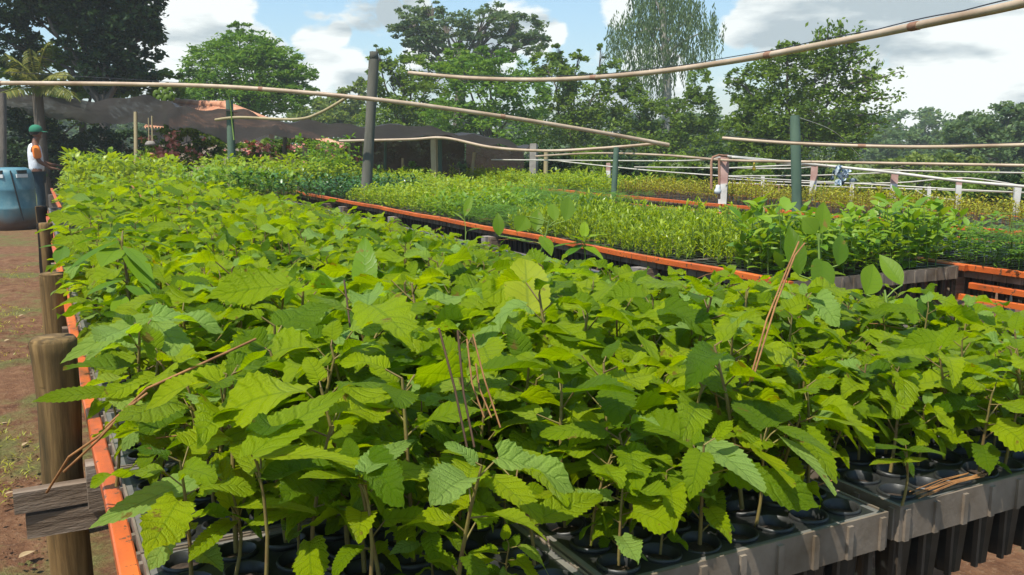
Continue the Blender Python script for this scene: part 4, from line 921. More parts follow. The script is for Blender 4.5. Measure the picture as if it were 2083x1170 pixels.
def pipe(label, pts, rad, mat='pipe', name='irrigation_pipe', cat='pipe', parts=None, group=None, n=10):
    P = np.array([W(*p) for p in pts]); T = np.linspace(0, 1, len(P)); Q = []
    tt = np.concatenate([[0], np.cumsum(np.linalg.norm(np.diff(P, axis=0), axis=1))]); tt /= tt[-1]
    for i in range(len(P)-1):                          # Catmull-Rom
        p0 = P[max(i-1, 0)]; p1 = P[i]; p2 = P[i+1]; p3 = P[min(i+2, len(P)-1)]
        for k in range(n):
            u = k/n; Q.append(.5*((2*p1)+(-p0+p2)*u+(2*p0-5*p1+4*p2-p3)*u*u+(-p0+3*p1-3*p2+p3)*u**3))
    Q.append(P[-1]); mb = MB(); mb.tube(Q, rad, 10)
    if parts:
        t = thing(name, label, cat, Q[0], group); part('pipe_tube', mb, M[mat], t)
        for k in parts.get('collars', []):
            q = Q[int(k*(len(Q)-1))]; q2 = Q[min(len(Q)-1, int(k*(len(Q)-1))+1)]; dd = unit(q2-q); c = MB(); c.tube([q-dd*.025, q+dd*.025], rad*1.12, 10); part('collar', c, M['rust'], t)
        if parts.get('cable'):
            c = MB(); c.tube([q+np.array([0, 0, rad*1.15+.0045*abs(math.sin(i*.35))]) for i, q in enumerate(Q)], .0022, 4); part('cable', c, M['cable'], t)
        return t
    return solo(name, mb, M[mat], label, cat, group)
pipe('long weathered pipe crossing from the left edge down to the right past the tallest post', [(-150, 168, 10.8), (0, 169, 10.5), (250, 171, 10.2), (480, 178, 9.9), (750, 201, 9.6), (1000, 234, 9.9), (1200, 266, 10.3), (1360, 295, 10.7)], .024, parts=dict(collars=[.15, .47, .74], cable=0))
pipe('thick overhead pipe rising to the top right corner with a dark cable on it', [(832, 148, 7.2), (960, 159, 6.6), (1120, 162, 5.9), (1300, 150, 5.2), (1480, 126, 4.5), (1700, 86, 3.7), (1900, 45, 3.1), (2083, 6, 2.7), (2250, -40, 2.4)], .0145, parts=dict(collars=[.32, .55, .73], cable=1))
pipe('horizontal pipe passing in front of the mossy green post to the right edge', [(1470, 281, 6.5), (1620, 292, 6.2), (1850, 299, 5.8), (2083, 295, 5.3), (2250, 288, 5.1)], .0115, parts=dict(collars=[.4], cable=1))
pipe('slack hose bending under the long pipe left of the tallest post', [(438, 244, 10.3), (490, 239, 10.2), (600, 243, 10), (650, 230, 9.9), (708, 197, 9.8)], .016, 'bamboo')
pipe('sagging pipe under the long pipe from the net to the slim post', [(690, 287, 12), (830, 284, 12), (905, 281, 11.9), (1000, 300, 11.5), (1110, 307, 11), (1220, 302, 10.8), (1340, 292, 10.7)], .018)
RP = [('rust coloured pipe from the stout post to the painted post', [(1090, 318, 13.3), (1210, 312, 11.5), (1350, 316, 10), (1475, 326, 8.8), (1620, 329, 8.6), (1850, 333, 8), (2100, 337, 7.5)], .013, 'pipe'),
      ('thin white pipe below the rust coloured one', [(1000, 325, 14), (1230, 327, 12), (1400, 327, 10), (1475, 320, 8.9), (1540, 326, 9), (1660, 338, 9.5)], .009, 'pipe_pale'),
      ('long pipe descending along the tops of the painted posts', [(1475, 318, 8.8), (1657, 335, 9.4), (1820, 352, 8.8), (1950, 368, 8.4), (2090, 380, 8.2)], .014, 'pipe_pale'),
      ('upper thin pale pipe at the far right', [(1480, 342, 11), (1650, 336, 10.5), (1800, 346, 9.5), (2090, 352, 9)], .008, 'pipe_pale'),
      ('sagging thin white pipe right of the slim green post', [(1130, 327, 13), (1300, 345, 12), (1440, 356, 11), (1560, 364, 11), (1750, 374, 11), (1960, 386, 10.5), (2090, 392, 10)], .008, 'pipe_pale'),
      ('thin pale pipe level behind the mossy green post', [(1290, 340, 12), (1480, 342, 12), (1600, 343, 12), (1650, 340, 11.5)], .008, 'pipe_pale'),
      ('thin pale pipe rising towards the painted posts', [(1480, 358, 12), (1650, 357, 12), (1790, 352, 11), (1830, 350, 10.5)], .008, 'pipe_pale'),
      ('low thin pale pipe dipping between the painted posts', [(1480, 364, 12), (1640, 372, 12), (1820, 372, 11), (1960, 362, 11), (2090, 380, 10)], .008, 'pipe_pale'),
      ('lowest thin pipe across the painted posts', [(1480, 372, 13), (1700, 380, 12.5), (1900, 386, 12), (2090, 393, 11)], .007, 'pipe_pale'),
      ('broken pale pipe end drooping into the undergrowth', [(1860, 385, 11), (1885, 400, 11), (1905, 402, 11), (1960, 410, 11)], .01, 'pipe_pale')]
for lab, pts, r, m_ in RP: pipe(lab, pts, r, m_)
pipe('thin wire running just above the long pipe at the left', [(0, 146, 11.5), (250, 161, 11), (480, 176, 10.4)], .003, 'cable', 'wire', 'wire')
pipe('green knotted rope hanging from the long pipe', [(458, 179, 9.9), (468, 205, 9.95), (472, 250, 10), (476, 285, 10)], .007, 'stem_green', 'rope', 'rope')
pipe('thin wire tied to the top of the mossy green post', [(1622, 238, 8.0), (1700, 270, 10), (1760, 330, 11)], .0025, 'pipe_pale', 'wire', 'wire')
# valve riser beside the first painted post
t = thing('pipe_riser', 'looped riser pipe with a white valve left of the first painted post', 'pipe', W(1458, 400, 8.6))
mb = MB(); mb.tube([W(*p) for p in ((1447, 385, 8.6), (1447, 330, 8.6), (1450, 320, 8.6), (1462, 316, 8.6), (1478, 318, 8.7))], .012, 8); part('loop_pipe', mb, M['rust'], t)
mb = MB(); mb.tube([W(*p) for p in ((1463, 405, 8.6), (1463, 322, 8.6))], .012, 8); part('riser', mb, M['rust'], t)
mb = MB(); c = W(1460, 392, 8.58); mb.lathe([(0, -.02), (.03, -.01), (.035, .02), (.02, .045), (.02, .07), (0, .075)], c, 12); part('valve', mb, M['whitepl'], t)
mb = MB(); c = W(1534, 338, 8.7); mb.lathe([(0, -.045), (.015, -.04), (.017, -.01), (.01, .0), (.006, .03), (0, .035)], c, 10); solo('sprinkler_head', mb, M['yellowpl'], 'small yellow sprinkler head hanging below the rust coloured pipe', 'sprinkler')
mb = MB(); R = random.Random(4); c = W(1712, 355, 9.3)
for i in range(26):
    q = c+np.array([R.uniform(-.09, .09), R.uniform(-.05, .05), R.uniform(-.07, .07)]); leaf(mb, q, dirv(R.uniform(0, 6), R.uniform(-1, 1)), (R.uniform(-1, 1), R.uniform(-1, 1), .3), .09, .05, .2, .3, nv=3, nu=1, prof='ellip')
mb.tube([c+(0, 0, .05), W(1707, 336, 9.3)], .006, 5); solo('plastic_bag', mb, M['bluewhite'], 'crumpled blue and white plastic tied to the pipe', 'bag')
mb = MB(); a = W(1500, 374, 14); b = W(1584, 377, 14); mb.tube([a-(0, 0, .4), a, b, b-(0, 0, .4)], .02, 6); mb.tube([W(1500, 390, 14), W(1584, 392, 14)], .015, 6)
solo('iron_frame', mb, M['rust'], 'low rusty rectangular frame behind the far bench', 'frame')

def sheet(name, label, cols, mat, cat, rows=10, sag=.12, seed=1, sub=8):
    """cols: list of columns, each a list of (px,py,depth) from the near edge to the far edge"""
    R = np.random.RandomState(seed); P = np.array([[W(*q) for q in c] for c in cols]); nc, nrw = P.shape[:2]
    U = np.linspace(0, nc-1, (nc-1)*sub+1); V = np.linspace(0, nrw-1, (nrw-1)*sub+1); G = []
    def crv(A, t):
        i = int(min(t, len(A)-1.0001)); u = t-i; p0 = A[max(i-1, 0)]; p1 = A[i]; p2 = A[i+1]; p3 = A[min(i+2, len(A)-1)]
        return .5*((2*p1)+(-p0+p2)*u+(2*p0-5*p1+4*p2-p3)*u*u+(-p0+3*p1-3*p2+p3)*u**3)
    for u in U:
        row = np.array([crv(P[:, j], u) for j in range(nrw)])
        G.append([crv(row, v)+np.array([0, 0, .018*math.sin(u*4.1+v*3)*1.6+.02*math.sin(u*9+v*1.3)+.012*R.randn()*.5]) for v in V])
    G = np.array(G); a, b = G.shape[:2]; mb = MB(); fs = [[i*b+j, i*b+j+1, (i+1)*b+j+1, (i+1)*b+j] for i in range(a-1) for j in range(b-1)]
    mb.add(G.reshape(-1, 3), fs); return solo(name, mb, M[mat], label, cat)
sheet('shade_net', 'long grey brown shade net sagging over the nursery from the left edge', [
    [(-80, 176, 19), (-70, 205, 20), (-60, 232, 21.5)], [(30, 184, 19), (40, 210, 20), (50, 232, 21.5)], [(130, 202, 18.6), (150, 222, 19.6), (150, 248, 21)], [(230, 201, 16.5), (250, 224, 17.5), (240, 250, 19.5)],
    [(325, 198, 14.5), (340, 226, 15.4), (330, 258, 18)], [(375, 222, 14), (400, 232, 15), (410, 272, 17)], [(466, 220, 13.8), (470, 250, 14.8), (480, 290, 16.5)], [(545, 240, 13.8), (560, 252, 14.8), (560, 276, 16.5)],
    [(640, 250, 13.6), (650, 262, 14.8), (660, 283, 16)], [(760, 254, 13.6), (770, 268, 14.8), (780, 285, 16)], [(890, 263, 13.6), (900, 270, 14.8), (905, 280, 16)], [(1000, 282, 13.6), (1000, 288, 14.8), (1005, 296, 16)], [(1075, 299, 13.8), (1078, 301, 14.8), (1080, 304, 16)]], 'net', 'net')
sheet('net_curtain', 'dark netting curtain hanging at the right end of the shelter', [
    [(700, 282, 15.9), (700, 330, 15.9), (700, 380, 15.9)], [(800, 284, 15.6), (800, 330, 15.7), (800, 380, 15.7)], [(900, 278, 15.2), (900, 330, 15.3), (900, 385, 15.3)], [(945, 286, 15.0), (945, 330, 15.1), (945, 385, 15.1)]], 'net2', 'net', seed=3)
sheet('net_curtain', 'thinner netting panel behind the leaning pinkish stake', [
    [(948, 288, 16.2), (948, 330, 16.2), (948, 370, 16.2)], [(1010, 292, 16.4), (1010, 330, 16.4), (1010, 370, 16.4)], [(1066, 300, 16.6), (1066, 330, 16.6), (1066, 370, 16.6)]], 'net2', 'net', seed=4)
t = thing('hanging_planter', 'small grey hanging planter on two cords under the shade net', 'planter', W(306, 292, 15))
c = W(306, 292, 15)
mb = MB(); mb.tube([W(302, 240, 15), W(303, 287, 15)], .01, 5); mb.tube([W(309, 236, 15), W(310, 287, 15)], .014, 5); part('cord', mb, M['bamboo'], t)
mb = MB(); mb.lathe([(0, .045), (.05, .04), (.085, .0), (.09, -.03), (.05, -.02), (0, -.015)], c, 14); part('basket', mb, M['concrete'], t)
mb = MB(); mb.lathe([(0, -.13), (.03, -.13), (.08, -.165), (.085, -.172), (.0, -.172)], c, 14); part('dish', mb, M['terracotta'], t)
mb = MB(); R = random.Random(3)
for i in range(60): leaf(mb, c+np.array([R.uniform(-.06, .06), R.uniform(-.06, .06), R.uniform(-.1, -.02)]), dirv(R.uniform(0, 6.28), R.uniform(-1.2, .4)), (0, 0, 1), R.uniform(.06, .14), .02, .5, .1, nv=3, nu=1, prof='lance', rnd=R.random())
part('foliage', mb, M['t_mid'], t)

# ------------------------------------------------------------------ house with tiled roof
def house():
    t = thing('house', 'house with an orange terracotta tiled roof behind the shade net', 'building', (*W(420, 300, 21)[:2], 0))
    A = W(350, 210, 23); B = W(455, 218, 21); E1 = W(290, 262, 21); E2 = W(560, 262, 18.5); E3 = W(705, 306, 20); 
    R0 = MB()
    def plane(a, b, c, d, nu=26, nv=10):     # ridge a-b, eave d-c, tile rolls as geometry
        P = []; 
        for i in range(nu*4+1):
            u = i/(nu*4)
            for j in range(nv+1):
                v = j/nv; p = (a*(1-u)+b*u)*(1-v)+(d*(1-u)+c*u)*v
                P.append(p+np.array([0, 0, .05*abs(math.sin(u*nu*math.pi))+.012*(j % 2)]))
        k = nv+1; R0.add(P, [[i*k+j, (i+1)*k+j, (i+1)*k+j+1, i*k+j+1] for i in range(nu*4) for j in range(nv)])
    plane(A, B, E2, E1, 40); plane(B, B+(0, 0, .001), E3, E2, 14)
    R0.tube([A+(0, 0, .05), (A+B)/2+(0, 0, .03), B+(0, 0, .05)], .09, 8); R0.tube([B+(0, 0, .04), (B+E2)/2+(0, 0, .02), E2], .08, 8)
    R0.tube([B+(0, 0, .04), (B*2+E3)/3, (B+E3*2)/3, E3], .12, 8)
    part('roof', R0, M['terracotta'], t)
    wl = MB(); c = (E1+E2+E3)/3
    for a, b in ((E1, E2), (E2, E3)):
        a2 = a+(A-a)*.12; b2 = b+(B-b)*.12
        z = min(a2[2], b2[2])-.05; q = np.array([[a2[0], a2[1], 0], [b2[0], b2[1], 0], [b2[0], b2[1], z], [a2[0], a2[1], z]]); nn = unit(np.cross(q[1]-q[0], (0, 0, 1)))*.15
        wl.add(np.vstack([q, q-nn]), [[0, 1, 2, 3], [7, 6, 5, 4], [0, 4, 5, 1], [1, 5, 6, 2], [2, 6, 7, 3], [3, 7, 4, 0]])
    part('wall', wl, M['plaster'], t, False)
house()

# ------------------------------------------------------------------ trees
def foliage(mb, nr, centers, radii, nclump, per, size, asp=.5, flat=.6, droop=0., shell=.75, up=.5):
    """leaf faces in clumps spread through ellipsoids"""
    centers = np.array(centers); radii = np.array(radii); vol = radii[:, 0]*radii[:, 2]; pick = nr.choice(len(centers), nclump, p=vol/vol.sum())
    d = nr.randn(nclump, 3); d /= np.linalg.norm(d, axis=1)[:, None]
    rr = nr.rand(nclump)**(1/3.)*(1-shell)+shell*nr.uniform(.75, 1.05, nclump)
    cc = centers[pick]+d*radii[pick]*rr[:, None]
    cs = nr.uniform(.6, 1.35, nclump)*np.mean(radii[pick], axis=1)*.34
    n = nclump*per; off = nr.randn(n, 3); off /= np.linalg.norm(off, axis=1)[:, None]; off *= (nr.rand(n)**.5)[:, None]
    off[:, 2] *= flat
    P = np.repeat(cc, per, 0)+off*np.repeat(cs, per)[:, None]
    if droop: P[:, 2] -= droop*nr.rand(n)
    dr = nr.randn(n, 3); dr[:, 2] = dr[:, 2]*.5-(.9*(droop > 0)*2.0); dr /= np.linalg.norm(dr, axis=1)[:, None]
    nm = nr.randn(n, 3)*.7; nm[:, 2] += up; s = np.cross(dr, nm); s /= np.linalg.norm(s, axis=1)[:, None]+1e-9; nn = np.cross(s, dr)
    sz = size*nr.uniform(.6, 1.3, n)[:, None]
    a = P-dr*sz*.5; b = P+s*sz*asp*.5-nn*sz*.08; c = P+dr*sz*.5-nn*sz*.12; e = P-s*sz*asp*.5-nn*sz*.08
    V = np.stack([a, b, c, e], 1).reshape(-1, 3); f = np.arange(n*4).reshape(-1, 4)
    base = np.repeat(nr.rand(nclump), per); r = np.clip(base*.7+nr.rand(n)*.3, 0, .99)
    mb.add(V, f, None, np.repeat(r, 4)); return cc
HAZE = .0017
LAI = 5.0
def tree(name, label, blobs, d, mat, size=.14, dens=1.0, trunk=None, barkm='bark', seed=1, flat=.6, droop=0., asp=.5, group=None, tr=.10, per=36, cat='tree', depthr=None, shell=.75, twigs=0):
    nr = np.random.RandomState(seed); cs = []; rs = []
    for bl in blobs:
        px, py, rx, ry = bl[:4]; dd = d+(bl[4] if len(bl) > 4 else 0)
        cs.append(W(px, py, dd)); rs.append((rx/F*dd, (depthr or rx)/F*dd, ry/F*dd))
    cs = np.array(cs); rs = np.array(rs); area = sum(np.pi*r[0]*r[2] for r in rs)
    ncl = int(max(14, LAI*dens*area/(size*size*asp*.5)/per))
    cen = cs.mean(0); ftx = W(trunk if trunk else blobs[0][0], 300, d); foot = np.array([ftx[0], ftx[1], 0.])
    t = thing(name, label, cat, foot, group)
    mb = MB(); cc = foliage(mb, nr, cs, rs, ncl, per, size, asp, flat, droop, shell)
    part('crown', mb, M[mat], t, smooth=False)
    tk = MB(); R = random.Random(seed)
    low = cs[:, 2].min(); hub = np.array([foot[0]*.6+cen[0]*.4, foot[1]*.6+cen[1]*.4, max(.6, min(low, cen[2])*.75)])
    tk.tube([foot, foot*.6+hub*.4+np.array([R.uniform(-.1, .1), 0, 0]), hub], [tr*1.3, tr*1.05, tr*.85], 9, False)
    for c in cs:
        md = (hub+c)/2+np.array([R.uniform(-.3, .3), R.uniform(-.3, .3), .2]); tk.tube([hub, md, c], [tr*.5, tr*.3, tr*.1], 6, False)
        near = cc[np.argsort(((cc-c)**2).sum(1))[:6+twigs]]
        for q in near: tk.tube([md*.4+c*.6, (c+q)/2+np.array([0, 0, .05]), q], [tr*.12, tr*.07, tr*.03], 4, False)
    part('trunk', tk, M[barkm], t)
    return t
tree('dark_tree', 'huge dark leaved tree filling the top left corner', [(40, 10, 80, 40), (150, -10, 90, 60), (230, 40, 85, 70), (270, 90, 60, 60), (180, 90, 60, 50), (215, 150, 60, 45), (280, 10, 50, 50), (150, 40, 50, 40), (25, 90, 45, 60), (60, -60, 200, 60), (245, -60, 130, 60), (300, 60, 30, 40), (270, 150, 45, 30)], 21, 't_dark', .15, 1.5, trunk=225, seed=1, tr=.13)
tree('broad_green_tree', 'green tree below the huge dark tree at the left', [(70, 130, 60, 50), (150, 150, 60, 45), (40, 170, 60, 40), (230, 170, 60, 30), (120, 110, 45, 30), (300, 175, 60, 35), (340, 170, 35, 30), (180, 190, 90, 25), (320, 140, 30, 20)], 22, 't_mid', .16, 1.1, trunk=150, seed=2)
tree('feathery_tree', 'rounded feathery bright green tree behind the tiled roof', [(500, 150, 100, 60), (430, 140, 60, 50), (570, 140, 60, 45), (500, 105, 75, 40), (490, 62, 26, 16), (610, 170, 40, 40), (480, 200, 110, 40), (560, 200, 80, 35), (400, 180, 40, 50), (455, 85, 18, 10), (520, 85, 30, 15), (560, 115, 50, 25), (630, 150, 18, 14)], 30, 't_light', .16, 1.1, trunk=500, seed=3, flat=.35, asp=.35)
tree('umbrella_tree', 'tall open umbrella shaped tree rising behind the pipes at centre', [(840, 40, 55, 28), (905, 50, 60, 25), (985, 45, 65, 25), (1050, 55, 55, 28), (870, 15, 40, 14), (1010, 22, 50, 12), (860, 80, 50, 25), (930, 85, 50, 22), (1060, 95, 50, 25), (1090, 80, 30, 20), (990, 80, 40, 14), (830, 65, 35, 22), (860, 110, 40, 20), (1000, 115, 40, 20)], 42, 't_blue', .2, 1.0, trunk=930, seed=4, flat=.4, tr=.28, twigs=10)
tree('leafy_tree', 'leafy green tree just right of the tallest post', [(840, 150, 50, 40), (790, 170, 45, 45), (780, 120, 28, 20), (860, 210, 70, 45), (800, 240, 60, 40), (930, 130, 45, 25), (765, 100, 10, 10)], 30, 't_mid', .15, 1.0, trunk=820, seed=5)
tree('leafy_tree', 'yellow green tree in the middle under the umbrella tree', [(950, 150, 60, 40), (1020, 140, 55, 35), (990, 200, 70, 50), (1060, 200, 60, 50), (920, 240, 60, 40), (1010, 270, 80, 40), (930, 105, 25, 16), (980, 110, 25, 14)], 28, 't_light', .15, 1.0, trunk=1000, seed=6)
tree('leafy_tree', 'dark green tree between the yellow green tree and the weeping one', [(1130, 170, 45, 50), (1170, 140, 35, 35), (1110, 130, 35, 25), (1190, 210, 55, 50), (1140, 260, 70, 45), (1220, 270, 60, 45), (1135, 100, 14, 12), (1180, 110, 12, 10), (1225, 105, 10, 16), (1245, 160, 30, 40)], 30, 't_mid', .14, .95, trunk=1160, seed=7)
tree('background_tree', 'pale low tree far behind the gap left of the tallest post', [(720, 200, 40, 30), (690, 220, 50, 30), (740, 180, 22, 18), (660, 235, 60, 30), (700, 250, 70, 30), (640, 215, 30, 14)], 45, 't_olive', .28, 1.2, trunk=700, seed=8)
def weeping():
    nr = np.random.RandomState(9); d = 38; t = thing('weeping_tree', 'tall weeping tree with hanging blue green foliage and a pale trunk', 'tree', (*W(1355, 300, d)[:2], 0))
    mb = MB(); R = random.Random(9); A = []
    for bl in ((1285, 45, 48, 30), (1355, 0, 75, 25), (1415, 25, 50, 28), (1448, 50, 26, 24), (1258, 65, 26, 22), (1350, 60, 60, 30), (1340, 110, 40, 25), (1400, 90, 45, 25), (1290, 110, 30, 20), (1345, -30, 70, 40), (1340, 160, 22, 20), (1300, 150, 20, 14)):
        n = int(bl[2]*bl[3]/30)
        for i in range(n):
            a = R.uniform(0, 6.28); q = math.sqrt(R.random()); px = bl[0]+bl[2]*q*math.cos(a); py = bl[1]+bl[3]*q*math.sin(a)
            s0 = W(px, py, d+R.uniform(-2, 2)); l = R.uniform(.6, 1.7); m = int(l*22); dx = R.uniform(-.12, .12)
            for k in range(m):
                u = k/m; A.append(s0+np.array([dx*u+R.gauss(0, .06), R.gauss(0, .06), -l*u]))
    A = np.array(A); n = len(A); dr = nr.randn(n, 3)*.3; dr[:, 2] -= 1; dr /= np.linalg.norm(dr, axis=1)[:, None]; s = np.cross(dr, nr.randn(n, 3)); s /= np.linalg.norm(s, axis=1)[:, None]
    sz = nr.uniform(.12, .26, n)[:, None]; V = np.stack([A-dr*sz*.5, A+s*sz*.13, A+dr*sz*.5, A-s*sz*.13], 1).reshape(-1, 3)
    mb.add(V, np.arange(n*4).reshape(-1, 4), None, np.repeat(nr.rand(n)*.99, 4)); part('crown', mb, M['t_blue'], t, smooth=False)
    tk = MB(); tk.tube([(*W(1355, 300, d)[:2], 0), W(1356, 200, d), W(1356, 120, d), W(1350, 50, d), W(1345, -40, d)], [.24, .2, .16, .12, .06], 8)
    for (px, py, qx, qy) in ((1356, 120, 1300, 40), (1354, 90, 1410, 30), (1352, 60, 1280, 70), (1355, 110, 1440, 60), (1350, 40, 1320, -20), (1356, 150, 1400, 95)):
        a = W(px, py, d); b = W(qx, qy, d+R.uniform(-1, 1)); tk.tube([a, (a+b)/2+(0, 0, .1), b], [.08, .05, .02], 6)
    part('trunk', tk, M['barkpale'], t)
weeping()
tree('leafy_tree', 'bluish shrubby tree under the weeping tree', [(1290, 230, 45, 50), (1350, 250, 55, 50), (1410, 230, 50, 50), (1320, 300, 70, 40), (1400, 300, 70, 40), (1280, 180, 25, 25), (1425, 175, 30, 35), (1440, 280, 40, 50)], 30, 't_mid', .14, .95, trunk=1350, seed=10)
tree('spreading_tree', 'large green tree behind the mossy post with branches reaching right into the sky', [(1540, 180, 55, 50), (1600, 140, 60, 40), (1660, 150, 60, 60), (1580, 240, 80, 60), (1670, 230, 75, 60), (1700, 110, 40, 40), (1520, 260, 50, 50), (1640, 300, 100, 45), (1550, 310, 70, 40), (1735, 190, 35, 30), (1730, 270, 45, 35), (1600, 100, 30, 14), (1500, 160, 25, 20), (1770, 150, 22, 12), (1745, 100, 15, 12)], 24, 't_mid', .12, .95, trunk=1600, seed=11, flat=.7)
def sprays():
    o = [x for x in bpy.data.objects if x.name.startswith('spreading_tree')][0]; nr = np.random.RandomState(5); R = random.Random(5); mb = MB(); tk = MB(); d = 23.5
    for (a, b) in (((1730, 170), (1835, 145)), ((1740, 190), (1790, 130)), ((1760, 200), (1835, 195)), ((1745, 235), (1815, 222)), ((1740, 255), (1820, 243)), ((1690, 110), (1760, 95)), ((1685, 90), (1684, 48)), ((1705, 90), (1712, 45)), ((1715, 100), (1755, 52)), ((1740, 130), (1775, 105)), ((1600, 110), (1590, 92)), ((1745, 180), (1800, 190)), ((1720, 280), (1790, 262)), ((1730, 140), (1790, 165)), ((1660, 100), (1668, 62))):
        p = W(*a, d); q = W(*b, d+R.uniform(-.8, .8)); tk.tube([p, (p+q)/2-(0, 0, .04), q], [.03, .02, .008], 5)
        n = 90; u = nr.rand(n)[:, None]; C_ = p+(q-p)*u+nr.randn(n, 3)*.09; dr = unit(q-p)+nr.randn(n, 3)*.5; dr /= np.linalg.norm(dr, axis=1)[:, None]; s = np.cross(dr, nr.randn(n, 3)); s /= np.linalg.norm(s, axis=1)[:, None]
        sz = nr.uniform(.09, .17, n)[:, None]; mb.add(np.stack([C_-dr*sz*.5, C_+s*sz*.25, C_+dr*sz*.5, C_-s*sz*.25], 1).reshape(-1, 3), np.arange(n*4).reshape(-1, 4), None, np.repeat(nr.rand(n)*.99, 4))
    part('leafy_spray', mb, M['t_mid'], o, smooth=False); part('spray_branch', tk, M['bark'], o)
sprays()
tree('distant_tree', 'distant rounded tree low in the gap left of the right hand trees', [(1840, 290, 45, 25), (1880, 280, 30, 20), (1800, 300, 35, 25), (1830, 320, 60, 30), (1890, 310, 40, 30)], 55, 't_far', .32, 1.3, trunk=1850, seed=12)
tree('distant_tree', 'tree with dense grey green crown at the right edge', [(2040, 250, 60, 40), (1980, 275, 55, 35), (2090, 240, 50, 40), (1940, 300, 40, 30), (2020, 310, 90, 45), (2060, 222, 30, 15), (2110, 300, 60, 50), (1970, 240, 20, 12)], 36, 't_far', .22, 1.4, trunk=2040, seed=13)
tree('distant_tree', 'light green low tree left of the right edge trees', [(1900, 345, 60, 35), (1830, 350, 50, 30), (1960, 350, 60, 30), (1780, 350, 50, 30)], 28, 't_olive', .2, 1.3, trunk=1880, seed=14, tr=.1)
# undergrowth
US = [(1110, 330, 50, 35, 17, 't_dark'), (1190, 335, 55, 35, 17, 't_mid'), (1290, 345, 55, 35, 17, 't_dark'), (1380, 350, 55, 35, 16, 't_mid'), (1450, 350, 50, 40, 16, 't_dark'), (1530, 360, 55, 35, 16, 't_mid'), (1620, 360, 60, 35, 16, 't_dark'), (1710, 375, 55, 30, 15, 't_olive'), (1790, 380, 50, 30, 15, 't_olive'), (1880, 385, 60, 30, 15, 't_mid'), (1970, 390, 60, 35, 15, 't_mid'), (2060, 390, 60, 35, 15, 't_dark'), (2140, 380, 60, 50, 15, 't_mid'),
      (1010, 325, 50, 30, 19, 't_dark')]
for i, (px, py, rx, ry, d, m_) in enumerate(US):
    tree('undergrowth_bush', ['dark green bush', 'mid green bush', 'olive bush'][['t_dark', 't_mid', 't_olive'].index(m_)]+' in the row of undergrowth behind the pipes', [(px, py, rx, ry), (px+15, py+25, rx, ry), (px-20, py+40, rx*.8, ry)], d, m_, .09, 1.2, seed=30+i, tr=.03, group='bushes behind the far pipes', cat='bush', trunk=px)
tree('young_plant', 'young tree with pale stems behind the far bench', [(938, 335, 8, 10), (940, 345, 6, 6)], 14, 't_blue', .06, .8, trunk=940, seed=61, tr=.008, cat='plant')
for i, (px, py, lab) in enumerate(((1185, 352, 'left yellow banana like sucker at the edge of the lime bed'), (1215, 352, 'middle yellow banana like sucker beside the small pink post'), (1225, 350, 'tallest yellow banana like sucker near the small pink post'))):
    mb = MB(); R = random.Random(i)
    for k in range(5):
        leaf(mb, W(px, py+24, 13), unit(np.array([R.uniform(-.4, .4), R.uniform(-.4, .4), 1])), (R.uniform(-1, 1), -1, .2), R.uniform(.2, .32), .05, .1, .2, nv=5, nu=1, prof='lance', rnd=R.random())
    solo('young_plant', mb, M['lime'], lab, 'plant')
# palm at the left
t = thing('palm', 'palm with drooping yellowish fronds above the shade net at the left', 'palm', (*W(75, 300, 19)[:2], 0)); tk = MB(); top = W(75, 175, 19)
tk.tube([(top[0], top[1], 0), top*.5+np.array([top[0], top[1], 0])*.5, top], [.14, .11, .1], 10); part('trunk', tk, M['bark'], t)
R = random.Random(8)
for k, (qx, qy, mx_, my) in enumerate(((150, 195, 120, 165), (100, 85, 80, 110), (20, 140, 45, 140), (10, 110, 40, 120), (140, 150, 110, 140), (60, 100, 65, 130), (145, 185, 100, 180), (0, 190, 40, 175))):
    fr = MB(); p0 = top; p1 = W(mx_, my, 19-R.random()); p2 = W(qx, qy, 18.5-R.random()); n = 26; prev = None
    pts = [p0*(1-u)**2+p1*2*u*(1-u)+p2*u*u for u in np.linspace(0, 1, n)]
    fr.tube(pts, [.014]*n, 4)
    for i in range(3, n):
        d_ = unit(pts[i]-pts[i-1]); sd = unit(np.cross(d_, (0, 0, 1)))
        for sg in (-1, 1): leaf(fr, pts[i], unit(sd*sg+d_*.8+np.array([0, 0, -.5])), (R.uniform(-.3, .3), R.uniform(-.3, .3), 1), .38*(1-.5*i/n), .035, .3, 0, nv=3, nu=1, prof='lance', rnd=R.random())
    part('frond', fr, M['palm'], t)
# cactus behind the net
t_ = MB(); R = random.Random(2)
for (px, py, r) in ((318, 193, 9), (328, 186, 8), (336, 192, 9), (345, 185, 8), (350, 196, 8), (340, 203, 10), (325, 203, 9)):
    c = W(px, py, 17.5); rr = r/F*17.5; a = R.uniform(-.5, .5)
    vs = []; k = 12
    for y_, s_ in ((-.03, .3), (-.02, .95), (0, 1.0), (.02, .95), (.03, .3)):
        for j in range(k):
            an = 2*math.pi*j/k; vs.append(c+np.array([rr*s_*.8*math.cos(an), y_, rr*s_*math.sin(an)*1.15]))
    t_.add(vs, [[i*k+j, i*k+(j+1) % k, (i+1)*k+(j+1) % k, (i+1)*k+j] for i in range(4) for j in range(k)])
t_.tube([W(335, 205, 17.5)*np.array([1, 1, 0]), W(335, 200, 17.5)], .05, 8); solo('cactus', t_, M['t_mid'], 'flat padded cactus showing above the shade net', 'cactus')
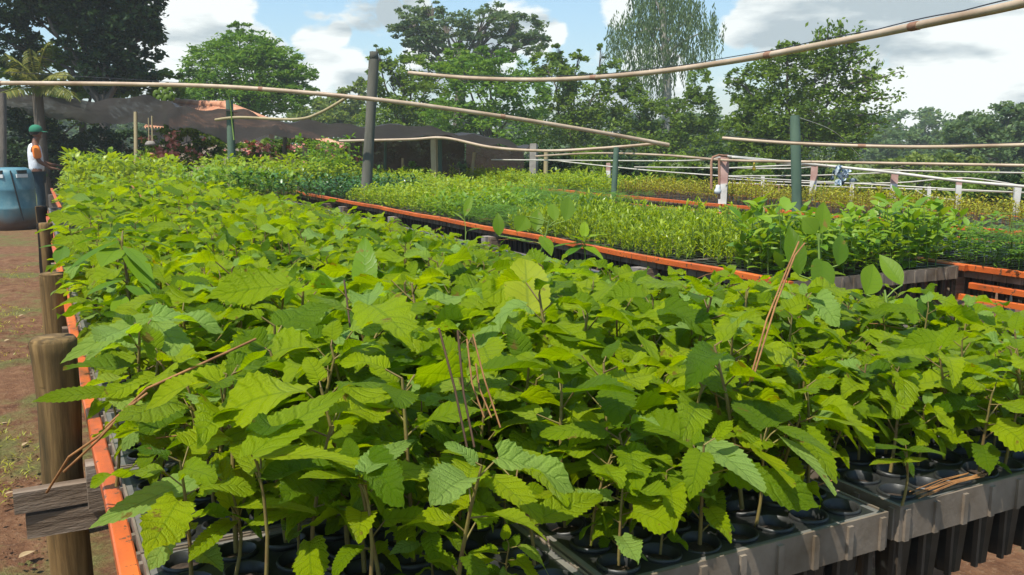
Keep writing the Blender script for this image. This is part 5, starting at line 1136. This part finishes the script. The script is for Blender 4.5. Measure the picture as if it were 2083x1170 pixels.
# hedges
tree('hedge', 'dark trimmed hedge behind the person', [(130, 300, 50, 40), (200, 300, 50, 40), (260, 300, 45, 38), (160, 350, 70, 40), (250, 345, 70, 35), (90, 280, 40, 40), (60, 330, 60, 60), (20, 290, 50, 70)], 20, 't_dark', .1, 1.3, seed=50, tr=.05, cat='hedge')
tree('hedge', 'pale scrubby bush seen under the shade net at the left', [(100, 250, 50, 14), (170, 245, 50, 12), (50, 245, 40, 20)], 21.5, 't_olive', .12, .8, seed=51, tr=.05, cat='bush')
def flower_bush(label, blobs, d, seed):
    t = tree('bougainvillea', label, blobs, d, 't_mid', .09, 1.3, seed=seed, tr=.04, cat='flowering bush')
    nr = np.random.RandomState(seed+5); cs = [W(b[0], b[1], d-.1) for b in blobs]; rs = [(b[2]/F*d*1.04, b[2]/F*d*1.04, b[3]/F*d*1.04) for b in blobs]; mb = MB()
    foliage(mb, nr, cs, rs, int(len(blobs)*7), 16, .085, .8, .7, shell=.98); part('flowers', mb, M['pink'], t, smooth=False)
flower_bush('green bush with pink flowers left of the dark leaning post', [(330, 290, 35, 30), (390, 285, 45, 25), (370, 320, 50, 25), (430, 300, 35, 35), (310, 320, 30, 25)], 17, 52)
flower_bush('green bush with pink flowers between the leaning post and the curved stake', [(500, 310, 35, 25), (550, 305, 35, 25), (530, 335, 50, 22), (590, 300, 30, 22), (470, 325, 30, 22)], 17, 53)
flower_bush('bush thick with pink flowers just left of the tallest post', [(630, 310, 35, 25), (680, 315, 35, 25), (650, 335, 45, 20), (700, 325, 30, 25)], 17, 54)
tree('bush', 'small bright bush growing under the net shelter', [(850, 345, 28, 16), (840, 355, 30, 14)], 14.6, 't_light', .07, 1.1, seed=55, tr=.02, cat='bush')
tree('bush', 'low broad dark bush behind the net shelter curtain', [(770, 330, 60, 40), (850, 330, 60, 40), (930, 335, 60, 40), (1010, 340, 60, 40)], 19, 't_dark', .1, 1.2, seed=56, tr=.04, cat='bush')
# treeline that closes the horizon
for i in range(16):
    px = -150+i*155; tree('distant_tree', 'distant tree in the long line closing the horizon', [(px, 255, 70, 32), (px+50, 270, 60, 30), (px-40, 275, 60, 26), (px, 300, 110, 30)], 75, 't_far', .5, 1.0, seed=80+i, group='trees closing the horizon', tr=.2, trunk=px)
# ------------------------------------------------------------------ haze (humid air and sprinkler spray)
hz = MB(); hz.box((15, 40, 14.5), (190, 190, 33.0))
ho = solo('haze', hz, M['whitepl'], 'thin pale humid air over the whole nursery', 'haze', smooth=False, loc=(15, 40, -2)); ho['kind'] = 'stuff'
hm = bpy.data.materials.new('haze_air'); hm.use_nodes = True; hm.node_tree.nodes.clear()
pv = hm.node_tree.nodes.new('ShaderNodeVolumePrincipled'); pv.inputs['Density'].default_value = HAZE; pv.inputs['Color'].default_value = (.97, 1, .95, 1); pv.inputs['Anisotropy'].default_value = .2
oo = hm.node_tree.nodes.new('ShaderNodeOutputMaterial'); hm.node_tree.links.new(pv.outputs[0], oo.inputs['Volume'])
ho.data.materials.clear(); ho.data.materials.append(hm)
